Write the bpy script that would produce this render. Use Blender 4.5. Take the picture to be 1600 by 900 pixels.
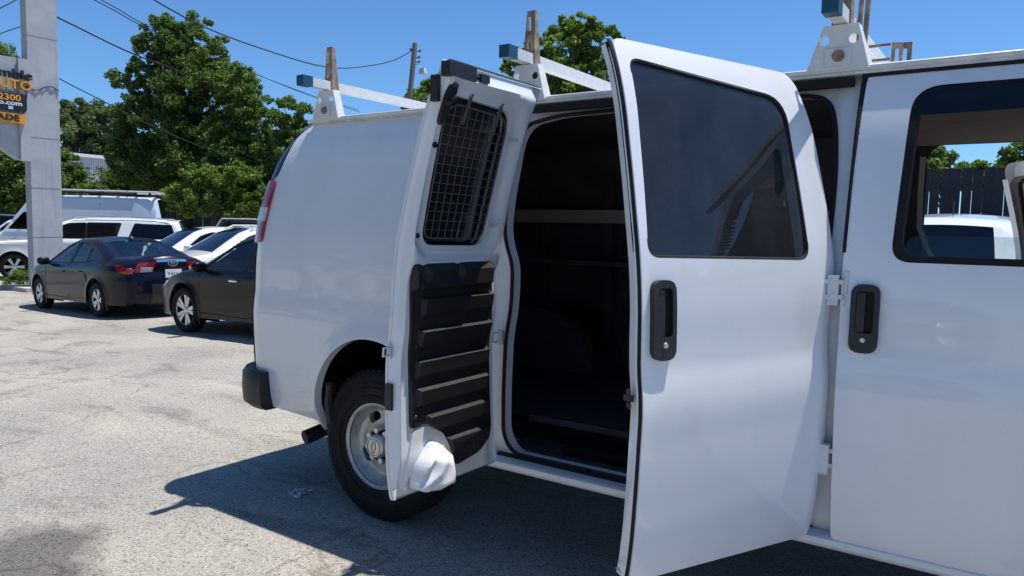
import bpy, bmesh, math, random
import numpy as np
from mathutils import Matrix, Vector
R = math.radians
for o in list(bpy.data.objects): bpy.data.objects.remove(o)
scene = bpy.context.scene
COL = scene.collection
# ------------------------------------------------------------------ camera
CAM = np.array([2.66, -2.64, 1.51]); FOC = 1166.0
YAW, PITCH, ROLL = R(34.4), R(-4.6), R(1.14)
_f0 = np.array([-math.sin(YAW), math.cos(YAW), 0]); _r0 = np.array([math.cos(YAW), math.sin(YAW), 0]); _u0 = np.array([0, 0, 1.])
FWD = _f0*math.cos(PITCH)+_u0*math.sin(PITCH); _up = _u0*math.cos(PITCH)-_f0*math.sin(PITCH)
RGT = _r0*math.cos(ROLL)+_up*math.sin(ROLL); UPV = _up*math.cos(ROLL)-_r0*math.sin(ROLL)
cd = bpy.data.cameras.new('camera'); cam = bpy.data.objects.new('camera', cd); COL.objects.link(cam)
cd.sensor_width = 36; cd.lens = FOC/1600*36; cd.clip_start = 0.05; cd.clip_end = 3000
M = Matrix.Identity(4)
for i in range(3):
    M[i][0] = RGT[i]; M[i][1] = UPV[i]; M[i][2] = -FWD[i]; M[i][3] = CAM[i]
cam.matrix_world = M; scene.camera = cam
# ------------------------------------------------------------------ sky, sun, exposure
SUN = np.array([0.195, 0.265, 1.0]); SUN /= np.linalg.norm(SUN)
world = bpy.data.worlds.new('World'); scene.world = world; world.use_nodes = True
wn = world.node_tree; wn.nodes.clear()
sky = wn.nodes.new('ShaderNodeTexSky'); sky.sky_type = 'NISHITA'; sky.sun_disc = False
sky.sun_elevation = math.asin(SUN[2]); sky.sun_rotation = math.atan2(SUN[0], SUN[1])
sky.altitude = 900; sky.air_density = 1.0; sky.dust_density = 0.5; sky.ozone_density = 1.6
bg = wn.nodes.new('ShaderNodeBackground'); bg.inputs[1].default_value = 0.12
wo = wn.nodes.new('ShaderNodeOutputWorld')
tint = wn.nodes.new('ShaderNodeMix'); tint.data_type = 'RGBA'; tint.blend_type = 'MULTIPLY'; tint.inputs[0].default_value = 1; tint.inputs[7].default_value = (.51, .80, 1.09, 1)
wn.links.new(sky.outputs[0], tint.inputs[6]); wn.links.new(tint.outputs[2], bg.inputs[0]); wn.links.new(bg.outputs[0], wo.inputs[0])
sl = bpy.data.lights.new('sun', 'SUN'); sl.energy = 5.0; sl.angle = R(0.53); sl.color = (1, 0.955, 0.89)
so = bpy.data.objects.new('sun', sl); COL.objects.link(so)
so.rotation_euler = Vector(SUN).to_track_quat('Z', 'Y').to_euler(); so.location = (0, 0, 30)
scene.view_settings.view_transform = 'Standard'; scene.view_settings.look = 'None'
scene.view_settings.exposure = 0.17; scene.view_settings.gamma = 1; scene.view_settings.use_curve_mapping = False
scene.render.engine = 'CYCLES'
# ------------------------------------------------------------------ helpers
def ray(x, y): return FWD+RGT*((x-800)/FOC)-UPV*((y-450)/FOC)
def atY(x, y, Y): d = ray(x, y); return CAM+d*((Y-CAM[1])/d[1])
def atX(x, y, X): d = ray(x, y); return CAM+d*((X-CAM[0])/d[0])
def atD(x, y, D): return CAM+ray(x, y)*D
def gz(X): 
    t = min(1, max(0, (-X-1)/15.0)); return -0.33*t*t*(3-2*t)
def atG(x, y):
    Z = 0
    for _ in range(30):
        d = ray(x, y); p = CAM+d*((Z-CAM[2])/d[2]); Z = gz(p[0])
    return p
def hermite(xs, ys):
    xs = np.array(xs, float); ys = np.array(ys, float); m = np.gradient(ys, xs)
    def f(x):
        x = np.clip(np.asarray(x, float), xs[0], xs[-1]); i = np.clip(np.searchsorted(xs, x)-1, 0, len(xs)-2)
        h = xs[i+1]-xs[i]; t = (x-xs[i])/h
        return (2*t**3-3*t**2+1)*ys[i]+(t**3-2*t**2+t)*h*m[i]+(-2*t**3+3*t**2)*ys[i+1]+(t**3-t**2)*h*m[i+1]
    return f
def sstep(a, b, x):
    t = np.clip((np.asarray(x, float)-a)/(b-a), 0, 1); return t*t*(3-2*t)
def prop(o, label=None, cat=None, group=None, kind=None):
    if label: o['label'] = label
    if cat: o['category'] = cat
    if group: o['group'] = group
    if kind: o['kind'] = kind
    return o
def empty(name, loc=(0, 0, 0), rz=0, parent=None, ry=0):
    o = bpy.data.objects.new(name, None); COL.objects.link(o); o.location = loc; o.rotation_euler = (0, ry, rz)
    o.empty_display_size = .1; o.parent = parent; return o
def mobj(name, me, mat, parent=None, loc=None):
    o = bpy.data.objects.new(name, me); COL.objects.link(o)
    if mat is not None and len(me.materials) == 0: me.materials.append(mat)
    o.parent = parent
    if loc is not None: o.location = loc
    return o
def mesh(v, f, smooth=35):
    me = bpy.data.meshes.new('m'); me.from_pydata([tuple(map(float, p)) for p in v], [], [tuple(map(int, q)) for q in f]); me.update()
    if smooth:
        me.shade_smooth(); me.set_sharp_from_angle(angle=R(smooth))
    return me
class MB:
    """collects shapes of ONE part"""
    def __init__(s): s.v = []; s.f = []
    def add(s, v, f):
        n = len(s.v); s.v += [tuple(p) for p in v]; s.f += [tuple(i+n for i in q) for q in f]; return s
    def box(s, c, d, rot=None, taper=1.0):
        c = np.array(c, float); v = []
        for dz in (-.5, .5):
            k = taper if dz > 0 else 1
            for dx, dy in ((-.5, -.5), (.5, -.5), (.5, .5), (-.5, .5)):
                p = np.array((dx*d[0]*k, dy*d[1]*k, dz*d[2]))
                if rot is not None: p = np.array(rot @ Vector(p))
                v.append(c+p)
        return s.add(v, [(3, 2, 1, 0), (4, 5, 6, 7), (0, 1, 5, 4), (1, 2, 6, 5), (2, 3, 7, 6), (3, 0, 4, 7)])
    def tube(s, pts, r, n=10, cap=True, closed=False):
        pts = [np.array(p, float) for p in pts]; N = len(pts); rs = r if hasattr(r, '__len__') else [r]*N
        v = []; prev = None
        for i, p in enumerate(pts):
            a = pts[(i-1) % N] if (closed or i > 0) else p; b = pts[(i+1) % N] if (closed or i < N-1) else p
            t = b-a; t /= (np.linalg.norm(t)+1e-12)
            if prev is None:
                h = np.array([0, 0, 1.]) if abs(t[2]) < .9 else np.array([1., 0, 0])
                u = np.cross(t, h)
            else: u = prev-t*np.dot(prev, t)
            u /= (np.linalg.norm(u)+1e-12); prev = u; w = np.cross(t, u)
            for k in range(n):
                an = 2*math.pi*k/n; v.append(p+(u*math.cos(an)+w*math.sin(an))*rs[i])
        f = []
        for i in range(N if closed else N-1):
            j = (i+1) % N
            for k in range(n): f.append((i*n+k, i*n+(k+1) % n, j*n+(k+1) % n, j*n+k))
        if cap and not closed: f.append(tuple(range(n-1, -1, -1))); f.append(tuple((N-1)*n+k for k in range(n)))
        return s.add(v, f)
    def lathe(s, prof, n=32, axis='y', c=(0, 0, 0), ang0=0):
        v = []
        for k in range(n):
            a = 2*math.pi*k/n+ang0
            for r, h in prof:
                if axis == 'y': p = (r*math.cos(a), h, r*math.sin(a))
                elif axis == 'z': p = (r*math.cos(a), r*math.sin(a), h)
                else: p = (h, r*math.cos(a), r*math.sin(a))
                v.append(np.array(p)+np.array(c))
        m = len(prof); f = []
        for k in range(n):
            j = (k+1) % n
            for i in range(m-1): f.append((k*m+i, k*m+i+1, j*m+i+1, j*m+i))
        return s.add(v, f)
    def prism(s, poly, fn0, fn1):
        n = len(poly); v = [fn0(*p) for p in poly]+[fn1(*p) for p in poly]
        f = [tuple(range(n)), tuple(range(2*n-1, n-1, -1))]+[(i, i+n, (i+1) % n+n, (i+1) % n) for i in range(n)]
        return s.add(v, f)
    def grid(s, P, close=False):
        P = np.asarray(P); a, b = P.shape[:2]
        f = [(i*b+j, i*b+j+1, (i+1)*b+j+1, (i+1)*b+j) for i in range(a-1) for j in range(b-1)]
        return s.add(P.reshape(-1, 3), f)
    def build(s, name, mat, parent=None, loc=None, smooth=35):
        me = mesh(s.v, s.f, smooth)
        bm = bmesh.new(); bm.from_mesh(me); bmesh.ops.recalc_face_normals(bm, faces=bm.faces); bm.to_mesh(me); bm.free()
        return mobj(name, me, mat, parent, loc)
def roundpoly(pts, r, n=6):
    out = []; N = len(pts); rr = r if hasattr(r, '__len__') else [r]*N
    for i in range(N):
        p = np.array(pts[i], float); a = np.array(pts[i-1], float); b = np.array(pts[(i+1) % N], float)
        if rr[i] <= 0: out.append(tuple(p)); continue
        u = (a-p)/np.linalg.norm(a-p); w = (b-p)/np.linalg.norm(b-p)
        d = min(rr[i], .48*np.linalg.norm(a-p), .48*np.linalg.norm(b-p))
        for k in range(n+1):
            t = k/n; out.append(tuple((1-t)**2*(p+u*d)+2*t*(1-t)*p+t*t*(p+w*d)))
    return out
def inside(poly, X, Y):
    poly = np.array(poly); res = np.zeros(X.shape, bool); n = len(poly)
    for i in range(n):
        x1, y1 = poly[i]; x2, y2 = poly[(i+1) % n]
        c = ((y1 > Y) != (y2 > Y))
        if abs(y2-y1) > 1e-12: res ^= c & (X < (x2-x1)*(Y-y1)/(y2-y1)+x1)
    return res
def nearest(polys, P):
    best = np.full(len(P), 1e9); q = P.copy()
    for poly in polys:
        A = np.array(poly, float); B = np.roll(A, -1, 0)
        for a, b in zip(A, B):
            d = b-a; L = d@d
            if L < 1e-14: continue
            t = np.clip(((P-a)@d)/L, 0, 1); c = a+t[:, None]*d; e = ((P-c)**2).sum(1)
            m = e < best; best[m] = e[m]; q[m] = c[m]
    return q, np.sqrt(best)
def region(poly, holes, step):
    A = np.array(poly); x0, y0 = A.min(0); x1, y1 = A.max(0)
    nx = max(2, int(round((x1-x0)/step))); ny = max(2, int(round((y1-y0)/step)))
    xs = np.linspace(x0, x1, nx+1); ys = np.linspace(y0, y1, ny+1)
    cx, cy = np.meshgrid((xs[:-1]+xs[1:])/2, (ys[:-1]+ys[1:])/2, indexing='ij')
    keep = inside(poly, cx, cy)
    for h in holes: keep &= ~inside(h, cx, cy)
    ij = np.argwhere(keep); N = ny+1
    F = np.stack([ij[:, 0]*N+ij[:, 1], (ij[:, 0]+1)*N+ij[:, 1], (ij[:, 0]+1)*N+ij[:, 1]+1, ij[:, 0]*N+ij[:, 1]+1], 1)
    used, inv = np.unique(F, return_inverse=True); F = inv.reshape(-1, 4)
    P = np.stack([xs[used//N], ys[used % N]], 1)
    E = {}
    for f in F:
        for k in range(4):
            a, b = f[k], f[(k+1) % 4]; E.setdefault((min(a, b), max(a, b)), []).append((a, b))
    bed = [e[0] for e in E.values() if len(e) == 1]
    bv = np.unique(np.array(bed).ravel())
    polys = [poly]+list(holes)
    P[bv], _ = nearest(polys, P[bv])
    for pl in polys:                       # keep sharp corners
        n = len(pl)
        for i in range(n):
            p = np.array(pl[i]); u = np.array(pl[i-1])-p; w = np.array(pl[(i+1) % n])-p
            c = (u@w)/(np.linalg.norm(u)*np.linalg.norm(w)+1e-12)
            if c > -.8:
                d = ((P[bv]-p)**2).sum(1); P[bv[d.argmin()]] = p
    return P, F, bed
def sheet(mb, poly, holes, step, fn, flange=None, back=None):
    """surface fn(a,b)->xyz over a polygon with holes; flange(a,b)->xyz gives the folded edge"""
    P, F, bed = region(poly, holes, step)
    V = np.stack(fn(P[:, 0], P[:, 1]), 1); n = len(V); f = [tuple(q) for q in F]; v = list(V)
    if flange is not None:
        bv = sorted({i for e in bed for i in e}); idx = {b: n+k for k, b in enumerate(bv)}
        W = np.stack(flange(P[bv, 0], P[bv, 1]), 1); v += list(W)
        for a, b in bed: f.append((b, a, idx[a], idx[b]))
    return mb.add(v, f)
def copy_tree(o, parent=None):
    c = o.copy(); COL.objects.link(c); c.parent = parent
    for ch in list(o.children): copy_tree(ch, c)
    return c
_fc = {}
def text_mesh(txt, size, ext=.003, bold=.0):
    cu = bpy.data.curves.new('t', 'FONT'); cu.body = txt; cu.size = size; cu.extrude = ext; cu.offset = bold; cu.align_x = 'LEFT'; cu.resolution_u = 3
    o = bpy.data.objects.new('t', cu); COL.objects.link(o)
    dg = bpy.context.evaluated_depsgraph_get(); dg.update()
    me = bpy.data.meshes.new_from_object(o.evaluated_get(dg)); bpy.data.objects.remove(o); return me
# ------------------------------------------------------------------ materials
def newmat(name):
    m = bpy.data.materials.new(name); m.use_nodes = True; nt = m.node_tree
    return m, nt, nt.nodes['Principled BSDF']
def N(nt, t, **k):
    n = nt.nodes.new('ShaderNode'+t)
    for a, b in k.items(): setattr(n, a, b)
    return n
def ramp(nt, src, stops):
    r = N(nt, 'ValToRGB'); e = r.color_ramp.elements
    while len(e) < len(stops): e.new(.5)
    for i, (p, c) in enumerate(stops):
        e[i].position = p; e[i].color = (c, c, c, 1) if not hasattr(c, '__len__') else (*c, 1)
    nt.links.new(src, r.inputs[0]); return r.outputs[0]
def noise(nt, vec, scale, detail=4, rough=.55, dist=0):
    n = N(nt, 'TexNoise'); n.inputs['Scale'].default_value = scale; n.inputs['Detail'].default_value = detail
    n.inputs['Roughness'].default_value = rough; n.inputs['Distortion'].default_value = dist
    if vec is not None: nt.links.new(vec, n.inputs['Vector'])
    return n.outputs[0]
def mixc(nt, fac, a, b, mode='MIX'):
    m = N(nt, 'Mix', data_type='RGBA', blend_type=mode)
    for i, s in ((0, fac), (6, a), (7, b)):
        if hasattr(s, 'links'): nt.links.new(s, m.inputs[i])
        elif i == 0: m.inputs[0].default_value = s
        else: m.inputs[i].default_value = (*s, 1) if len(s) == 3 else s
    return m.outputs[2]
def bump(nt, p, h, st, dist=.01):
    b = N(nt, 'Bump'); b.inputs['Strength'].default_value = st; b.inputs['Distance'].default_value = dist
    nt.links.new(h, b.inputs['Height']); nt.links.new(b.outputs[0], p.inputs['Normal'])
def objvec(nt, scale=(1, 1, 1), rot=(0, 0, 0)):
    tc = N(nt, 'TexCoord'); mp = N(nt, 'Mapping'); mp.inputs['Scale'].default_value = scale; mp.inputs['Rotation'].default_value = rot
    nt.links.new(tc.outputs['Object'], mp.inputs['Vector']); return mp.outputs[0]
def flat(name, col, rough=.5, metal=0, spec=.5, var=.12, vs=9, bmp=0, bs=120, coat=0):
    m, nt, p = newmat(name); v = objvec(nt)
    nz = noise(nt, v, vs, 5); a = tuple(c*(1-var) for c in col); b = tuple(min(1, c*(1+var)) for c in col)
    nt.links.new(mixc(nt, ramp(nt, nz, [(.3, 0), (.7, 1)]), a, b), p.inputs['Base Color'])
    p.inputs['Roughness'].default_value = rough; p.inputs['Metallic'].default_value = metal; p.inputs['Specular IOR Level'].default_value = spec
    p.inputs['Coat Weight'].default_value = coat; p.inputs['Coat Roughness'].default_value = .04
    if bmp: bump(nt, p, noise(nt, v, bs, 3), bmp, .004)
    return m
def carpaint(name, col, rough=.35, metal=0, coat=1, dirt=.25, wav=.02):
    m, nt, p = newmat(name); v = objvec(nt)
    d = ramp(nt, noise(nt, objvec(nt, (1, 1, .35)), 6, 7, .65), [(.45, 0), (.8, 1)])
    fine = ramp(nt, noise(nt, v, 60, 4), [(.6, 0), (.75, 1)])
    c = mixc(nt, dirt*.5, col, mixc(nt, d, col, tuple(x*.72 for x in col)))
    c = mixc(nt, .35, c, mixc(nt, fine, c, tuple(x*.85+.002 for x in col)))
    nt.links.new(c, p.inputs['Base Color'])
    p.inputs['Roughness'].default_value = rough; p.inputs['Metallic'].default_value = metal
    p.inputs['Coat Weight'].default_value = coat
    nt.links.new(ramp(nt, noise(nt, v, 5, 6), [(.3, .012), (.8, .012+.10*dirt)]), p.inputs['Coat Roughness'])
    if wav:
        b = N(nt, 'Bump'); b.inputs['Strength'].default_value = wav; b.inputs['Distance'].default_value = .06
        nt.links.new(noise(nt, v, 3.0, 2), b.inputs['Height'])
        nt.links.new(b.outputs[0], p.inputs['Normal']); nt.links.new(b.outputs[0], p.inputs['Coat Normal'])
    return m
def glassmat(name, tint, refl=1.0, rough=.0, dust=0):
    m, nt, p = newmat(name); nt.nodes.remove(p); out = nt.nodes['Material Output']
    t = N(nt, 'BsdfTransparent'); t.inputs[0].default_value = (*tint, 1)
    g = N(nt, 'BsdfGlossy'); g.inputs['Roughness'].default_value = rough; g.inputs[0].default_value = (refl, refl, refl, 1)
    fr = N(nt, 'Fresnel'); fr.inputs[0].default_value = 1.52
    mx = N(nt, 'MixShader'); nt.links.new(fr.outputs[0], mx.inputs[0]); nt.links.new(t.outputs[0], mx.inputs[1]); nt.links.new(g.outputs[0], mx.inputs[2])
    if dust:
        df = N(nt, 'BsdfDiffuse'); df.inputs[0].default_value = (.5, .55, .6, 1); m2 = N(nt, 'MixShader'); nz = ramp(nt, noise(nt, objvec(nt, (1, 1, .6)), 7, 8, .7), [(.3, dust*.4), (.75, dust)])
        nt.links.new(nz, m2.inputs[0]); nt.links.new(mx.outputs[0], m2.inputs[1]); nt.links.new(df.outputs[0], m2.inputs[2]); nt.links.new(m2.outputs[0], out.inputs[0]); return m
    nt.links.new(mx.outputs[0], out.inputs[0]); return m
W_ = (.79, .80, .81)
M_white = carpaint('van_white_paint', W_, .4, 0, 1.0, .5)
def scuffed(name):
    m = carpaint(name, W_, .4, 0, 1.0, .55); nt = m.node_tree; p = nt.nodes['Principled BSDF']; src = p.inputs['Base Color'].links[0].from_socket
    def blob_mask(cx, cz, rx, rz):
        tc = N(nt, 'TexCoord'); mp = N(nt, 'Mapping', vector_type='POINT'); mp.inputs['Location'].default_value = (-cx/rx, 0, -cz/rz); mp.inputs['Scale'].default_value = (1/rx, 0, 1/rz)
        nt.links.new(tc.outputs['Object'], mp.inputs['Vector']); ln = N(nt, 'VectorMath', operation='LENGTH'); nt.links.new(mp.outputs[0], ln.inputs[0]); return ramp(nt, ln.outputs['Value'], [(.4, 1), (1, 0)])
    def mul(a, b):
        q = N(nt, 'Math', operation='MULTIPLY'); nt.links.new(a, q.inputs[0]); nt.links.new(b, q.inputs[1]); return q.outputs[0]
    scr = ramp(nt, noise(nt, objvec(nt, (3, 1, 55), (0, .12, 0)), 2.2, 5, .7), [(.60, 0), (.66, 1)])
    c = mixc(nt, mul(scr, blob_mask(-.54, .66, .16, .10)), src, (.07, .07, .075))
    scr2 = ramp(nt, noise(nt, objvec(nt, (2, 1, 60), (0, .05, 0)), 2.6, 4, .7), [(.66, 0), (.70, 1)])
    c = mixc(nt, mul(scr2, blob_mask(-.62, .92, .14, .04)), c, (.16, .16, .17))
    low = ramp(nt, noise(nt, objvec(nt, (5, 5, 9)), 6, 7, .7), [(.55, 0), (.75, 1)])
    c = mixc(nt, mul(low, blob_mask(-.2, .50, 1.2, .16)), c, (.36, .34, .31))
    nt.links.new(c, p.inputs['Base Color']); return m
M_body = scuffed('van_scuffed_paint')
M_whitec = carpaint('car_white_paint', (.78, .79, .80), .35, 0, 1, .15, 0)
M_camper = carpaint('pale_silver_paint', (.60, .66, .74), .35, .1, 1, .15, 0)
M_navy = carpaint('navy_paint', (.005, .006, .018), .3, .0, .42, .0, 0)
M_blackp = carpaint('black_paint', (.003, .003, .004), .3, .0, .42, .0, 0)
for _m in (M_navy, M_blackp): _m.node_tree.nodes['Principled BSDF'].inputs['Specular IOR Level'].default_value = .15; _m.node_tree.nodes['Principled BSDF'].inputs['Coat IOR'].default_value = 1.34
M_guard = flat('dull_wire', (.10, .105, .115), .5, .2)
M_jamb = carpaint('jamb_paint', (.72, .73, .74), .45, 0, .4, .8)
M_black = flat('black_plastic', (.018, .018, .02), .5, bmp=.15, bs=300)
M_trim = flat('trim_panel_plastic', (.014, .014, .016), .55, bmp=.5, bs=420, var=.3, vs=14)
M_rubber = flat('rubber', (.012, .012, .013), .75, spec=.3, bmp=.1, var=.3)
M_tyre = flat('tyre_rubber', (.016, .016, .017), .8, spec=.25, bmp=.25, bs=90, var=.35, vs=12)
M_silver = flat('painted_steel_wheel', (.50, .50, .48), .4, .55, var=.25, vs=18, bmp=.05)
M_alloy = flat('alloy', (.62, .63, .65), .3, .8, var=.1)
M_chrome = flat('chrome', (.75, .76, .78), .12, 1, var=.03)
M_alu = flat('aluminium_rail', (.62, .63, .63), .42, .25, var=.15, vs=20)
M_rack = flat('rack_white_paint', (.68, .69, .68), .5, 0, var=.07, vs=30, bmp=.05)
M_worn = flat('weathered_metal', (.29, .215, .145), .7, .2, var=.55, vs=26, bmp=.4, bs=70)
M_teal = flat('teal_plastic_cap', (.006, .07, .13), .45, var=.1)
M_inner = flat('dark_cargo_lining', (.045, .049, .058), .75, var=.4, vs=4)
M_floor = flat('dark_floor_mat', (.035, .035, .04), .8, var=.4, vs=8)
M_head = flat('headliner_fabric', (.27, .24, .21), .95, spec=.1, var=.1)
M_tan = flat('tan_trim', (.34, .30, .25), .7, var=.1)
M_belt = flat('grey_seat_belt', (.35, .33, .30), .8, var=.1)
M_liner = flat('wheel_well_black', (.008, .008, .009), .95, spec=.02)
M_red = flat('red_lens', (.30, .006, .012), .12, coat=1, var=.1, vs=60)
M_clear = flat('clear_lens', (.62, .58, .56), .12, coat=1, var=.15, vs=80)
M_tint = glassmat('privacy_glass', (.010, .014, .018), 1.0)
M_tinti = glassmat('filmed_inner_glass', (.010, .014, .018), .3, .25)
M_tintd = glassmat('dusty_privacy_glass', (.010, .014, .018), 1.0, 0, .055)
M_glass = glassmat('window_glass', (.62, .72, .70))
M_dark = glassmat('tinted_car_glass', (.10, .12, .13))
M_seat = flat('seat_fabric', (.10, .10, .11), .9)
M_seatl = flat('pale_seat_fabric', (.45, .45, .46), .9)
M_int = flat('car_interior', (.03, .03, .032), .8)
M_orange = flat('orange_letter', (.75, .33, .03), .5)
M_signblk = flat('sign_black', (.012, .013, .02), .4)
M_signwht = flat('sign_white', (.75, .76, .78), .5)
M_birdblue = flat('sign_light_blue', (.35, .60, .85), .5)
M_plate = flat('plate_white', (.75, .76, .72), .4)
M_darkblue = flat('plate_text_blue', (.03, .05, .15), .5)
def mk_ground():
    m, nt, p = newmat('weathered_asphalt'); tc = N(nt, 'TexCoord'); v = tc.outputs['Object']
    agg = noise(nt, v, 150, 4, .75); agg2 = N(nt, 'TexVoronoi'); agg2.inputs['Scale'].default_value = 110; nt.links.new(v, agg2.inputs['Vector'])
    vs = N(nt, 'TexVoronoi'); vs.inputs['Scale'].default_value = 190; nt.links.new(v, vs.inputs['Vector'])
    c = mixc(nt, ramp(nt, agg, [(.33, 0), (.66, 1)]), (.285, .268, .235), (.405, .384, .34))
    sp = ramp(nt, vs.outputs['Color'], [(.62, 0), (.72, 1)])
    c = mixc(nt, sp, c, (.52, .50, .465))
    sp2 = ramp(nt, agg2.outputs['Color'], [(.16, 1), (.28, 0)])
    c = mixc(nt, sp2, c, (.18, .172, .155))
    big = ramp(nt, noise(nt, v, .45, 8, .65), [(.38, 0), (.62, 1)])
    c = mixc(nt, .6, c, mixc(nt, big, mixc(nt, 1, c, (.70, .70, .72), 'MULTIPLY'), mixc(nt, 1, c, (1.15, 1.12, 1.06), 'MULTIPLY')))
    mp = N(nt, 'Mapping'); mp.inputs['Scale'].default_value = (.5, 1.8, 1); mp.inputs['Rotation'].default_value = (0, 0, .6); nt.links.new(v, mp.inputs['Vector'])
    st = ramp(nt, noise(nt, mp.outputs[0], 1.3, 7, .62, .4), [(.55, 0), (.66, 1)])
    c = mixc(nt, st, c, mixc(nt, 1, c, (.66, .65, .64), 'MULTIPLY'))
    pale = ramp(nt, noise(nt, mp.outputs[0], .9, 6, .6, .6), [(.30, 1), (.42, 0)])
    c = mixc(nt, pale, c, mixc(nt, 1, c, (1.22, 1.17, 1.08), 'MULTIPLY'))
    vc = N(nt, 'TexVoronoi', feature='DISTANCE_TO_EDGE'); vc.inputs['Scale'].default_value = .42
    dv = N(nt, 'VectorMath', operation='ADD'); nzc = N(nt, 'TexNoise'); nzc.inputs['Scale'].default_value = 1.6; nzc.inputs['Detail'].default_value = 6
    nt.links.new(v, nzc.inputs['Vector']); nt.links.new(v, dv.inputs[0]); nt.links.new(nzc.outputs['Color'], dv.inputs[1]); nt.links.new(dv.outputs[0], vc.inputs['Vector'])
    brk = ramp(nt, noise(nt, v, .8, 3), [(.40, 0), (.5, 1)])
    cr = ramp(nt, vc.outputs['Distance'], [(.0, 1), (.009, 0)])
    mm = N(nt, 'Math', operation='MULTIPLY'); nt.links.new(cr, mm.inputs[0]); nt.links.new(brk, mm.inputs[1])
    c = mixc(nt, mm.outputs[0], c, mixc(nt, 1, c, (.66, .64, .61), 'MULTIPLY'))
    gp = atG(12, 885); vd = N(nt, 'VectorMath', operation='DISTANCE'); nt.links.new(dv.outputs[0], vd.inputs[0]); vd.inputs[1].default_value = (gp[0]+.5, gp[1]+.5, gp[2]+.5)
    dark_patch = ramp(nt, vd.outputs['Value'], [(.30, 1), (.48, 0)])  # darker soft-edged patch around one ground point
    c = mixc(nt, dark_patch, c, mixc(nt, 1, c, (.42, .42, .43), 'MULTIPLY'))
    nt.links.new(c, p.inputs['Base Color']); p.inputs['Roughness'].default_value = .93; p.inputs['Specular IOR Level'].default_value = .25
    bump(nt, p, agg, .55, .012); return m
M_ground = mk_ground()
def mk_leaf(name, cols, transl=.42):
    m, nt, p = newmat(name); out = nt.nodes['Material Output']
    g = N(nt, 'NewGeometry'); c = N(nt, 'ValToRGB'); e = c.color_ramp.elements
    while len(e) < len(cols): e.new(.5)
    for i, k in enumerate(cols): e[i].position = i/(len(cols)-1); e[i].color = (*k, 1)
    nt.links.new(g.outputs['Random Per Island'], c.inputs[0])
    v = objvec(nt); big = noise(nt, v, .6, 3)
    cc = mixc(nt, ramp(nt, big, [(.35, 0), (.65, 1)]), mixc(nt, 1, c.outputs[0], (.75, .8, .8), 'MULTIPLY'), mixc(nt, 1, c.outputs[0], (1.2, 1.15, .95), 'MULTIPLY'))
    nt.links.new(cc, p.inputs['Base Color']); p.inputs['Roughness'].default_value = .5; p.inputs['Specular IOR Level'].default_value = .35
    t = N(nt, 'BsdfTranslucent'); nt.links.new(mixc(nt, 1, cc, (1.3, 1.5, .6), 'MULTIPLY'), t.inputs[0])
    mx = N(nt, 'MixShader'); mx.inputs[0].default_value = transl
    nt.links.new(p.outputs[0], mx.inputs[1]); nt.links.new(t.outputs[0], mx.inputs[2]); nt.links.new(mx.outputs[0], out.inputs[0]); return m
M_leafA = mk_leaf('leaf_mid_green', [(.065, .115, .035), (.11, .175, .05), (.17, .235, .075)])
M_leafB = mk_leaf('leaf_bright_green', [(.08, .14, .03), (.14, .21, .045), (.20, .27, .07)])
M_leafC = mk_leaf('leaf_dark_green', [(.055, .10, .035), (.10, .155, .05), (.16, .215, .075)])
M_leafD = mk_leaf('leaf_grey_green', [(.08, .115, .06), (.12, .16, .08), (.17, .21, .11)])
M_bark = flat('bark', (.075, .06, .048), .95, var=.4, vs=14, bmp=.6, bs=30)
M_pole = flat('weathered_pole_wood', (.20, .175, .15), .9, var=.3, vs=8, bmp=.3, bs=40)
M_wire = flat('black_cable', (.012, .012, .013), .6)
def mk_conc():
    m, nt, p = newmat('painted_sign_stucco'); v = objvec(nt)
    a = noise(nt, v, 1.6, 6, .6, .5); c = mixc(nt, ramp(nt, a, [(.35, 0), (.65, 1)]), (.37, .39, .42), (.45, .47, .50))
    s = ramp(nt, noise(nt, objvec(nt, (3, 3, .25)), 2.2, 5), [(.55, 0), (.75, 1)]); c = mixc(nt, s, c, (.33, .34, .36))
    nt.links.new(c, p.inputs['Base Color']); p.inputs['Roughness'].default_value = .85; bump(nt, p, noise(nt, v, 60, 4), .35, .006); return m
M_conc = mk_conc()
M_fence = flat('dark_stained_planks', (.022, .027, .038), .8, var=.3, vs=5, bmp=.3, bs=40)
M_kerb = flat('kerb_concrete', (.42, .39, .35), .9, var=.25, vs=6, bmp=.4, bs=60)
M_bldg = flat('white_metal_cladding', (.62, .65, .70), .55, var=.08, vs=2)
M_litter = flat('crumpled_paper', (.55, .56, .57), .9, var=.2)
# ------------------------------------------------------------------ ground
xs = sorted(set([-600, -300, -150, -90, -60, -45, -35]+list(np.arange(-30, 8.01, .5))+[15, 30, 60, 150, 300, 600]))
ys = [-600, -300, -120, -60, -30, -15, -8, -4, 0, 4, 8, 15, 30, 60, 120, 300, 600]
G = np.array([[(x, y, gz(x)) for y in ys] for x in xs])
g = MB().grid(G).build('ground', M_ground); prop(g, kind='structure', label='worn pale grey asphalt parking lot', cat='ground')
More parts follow.
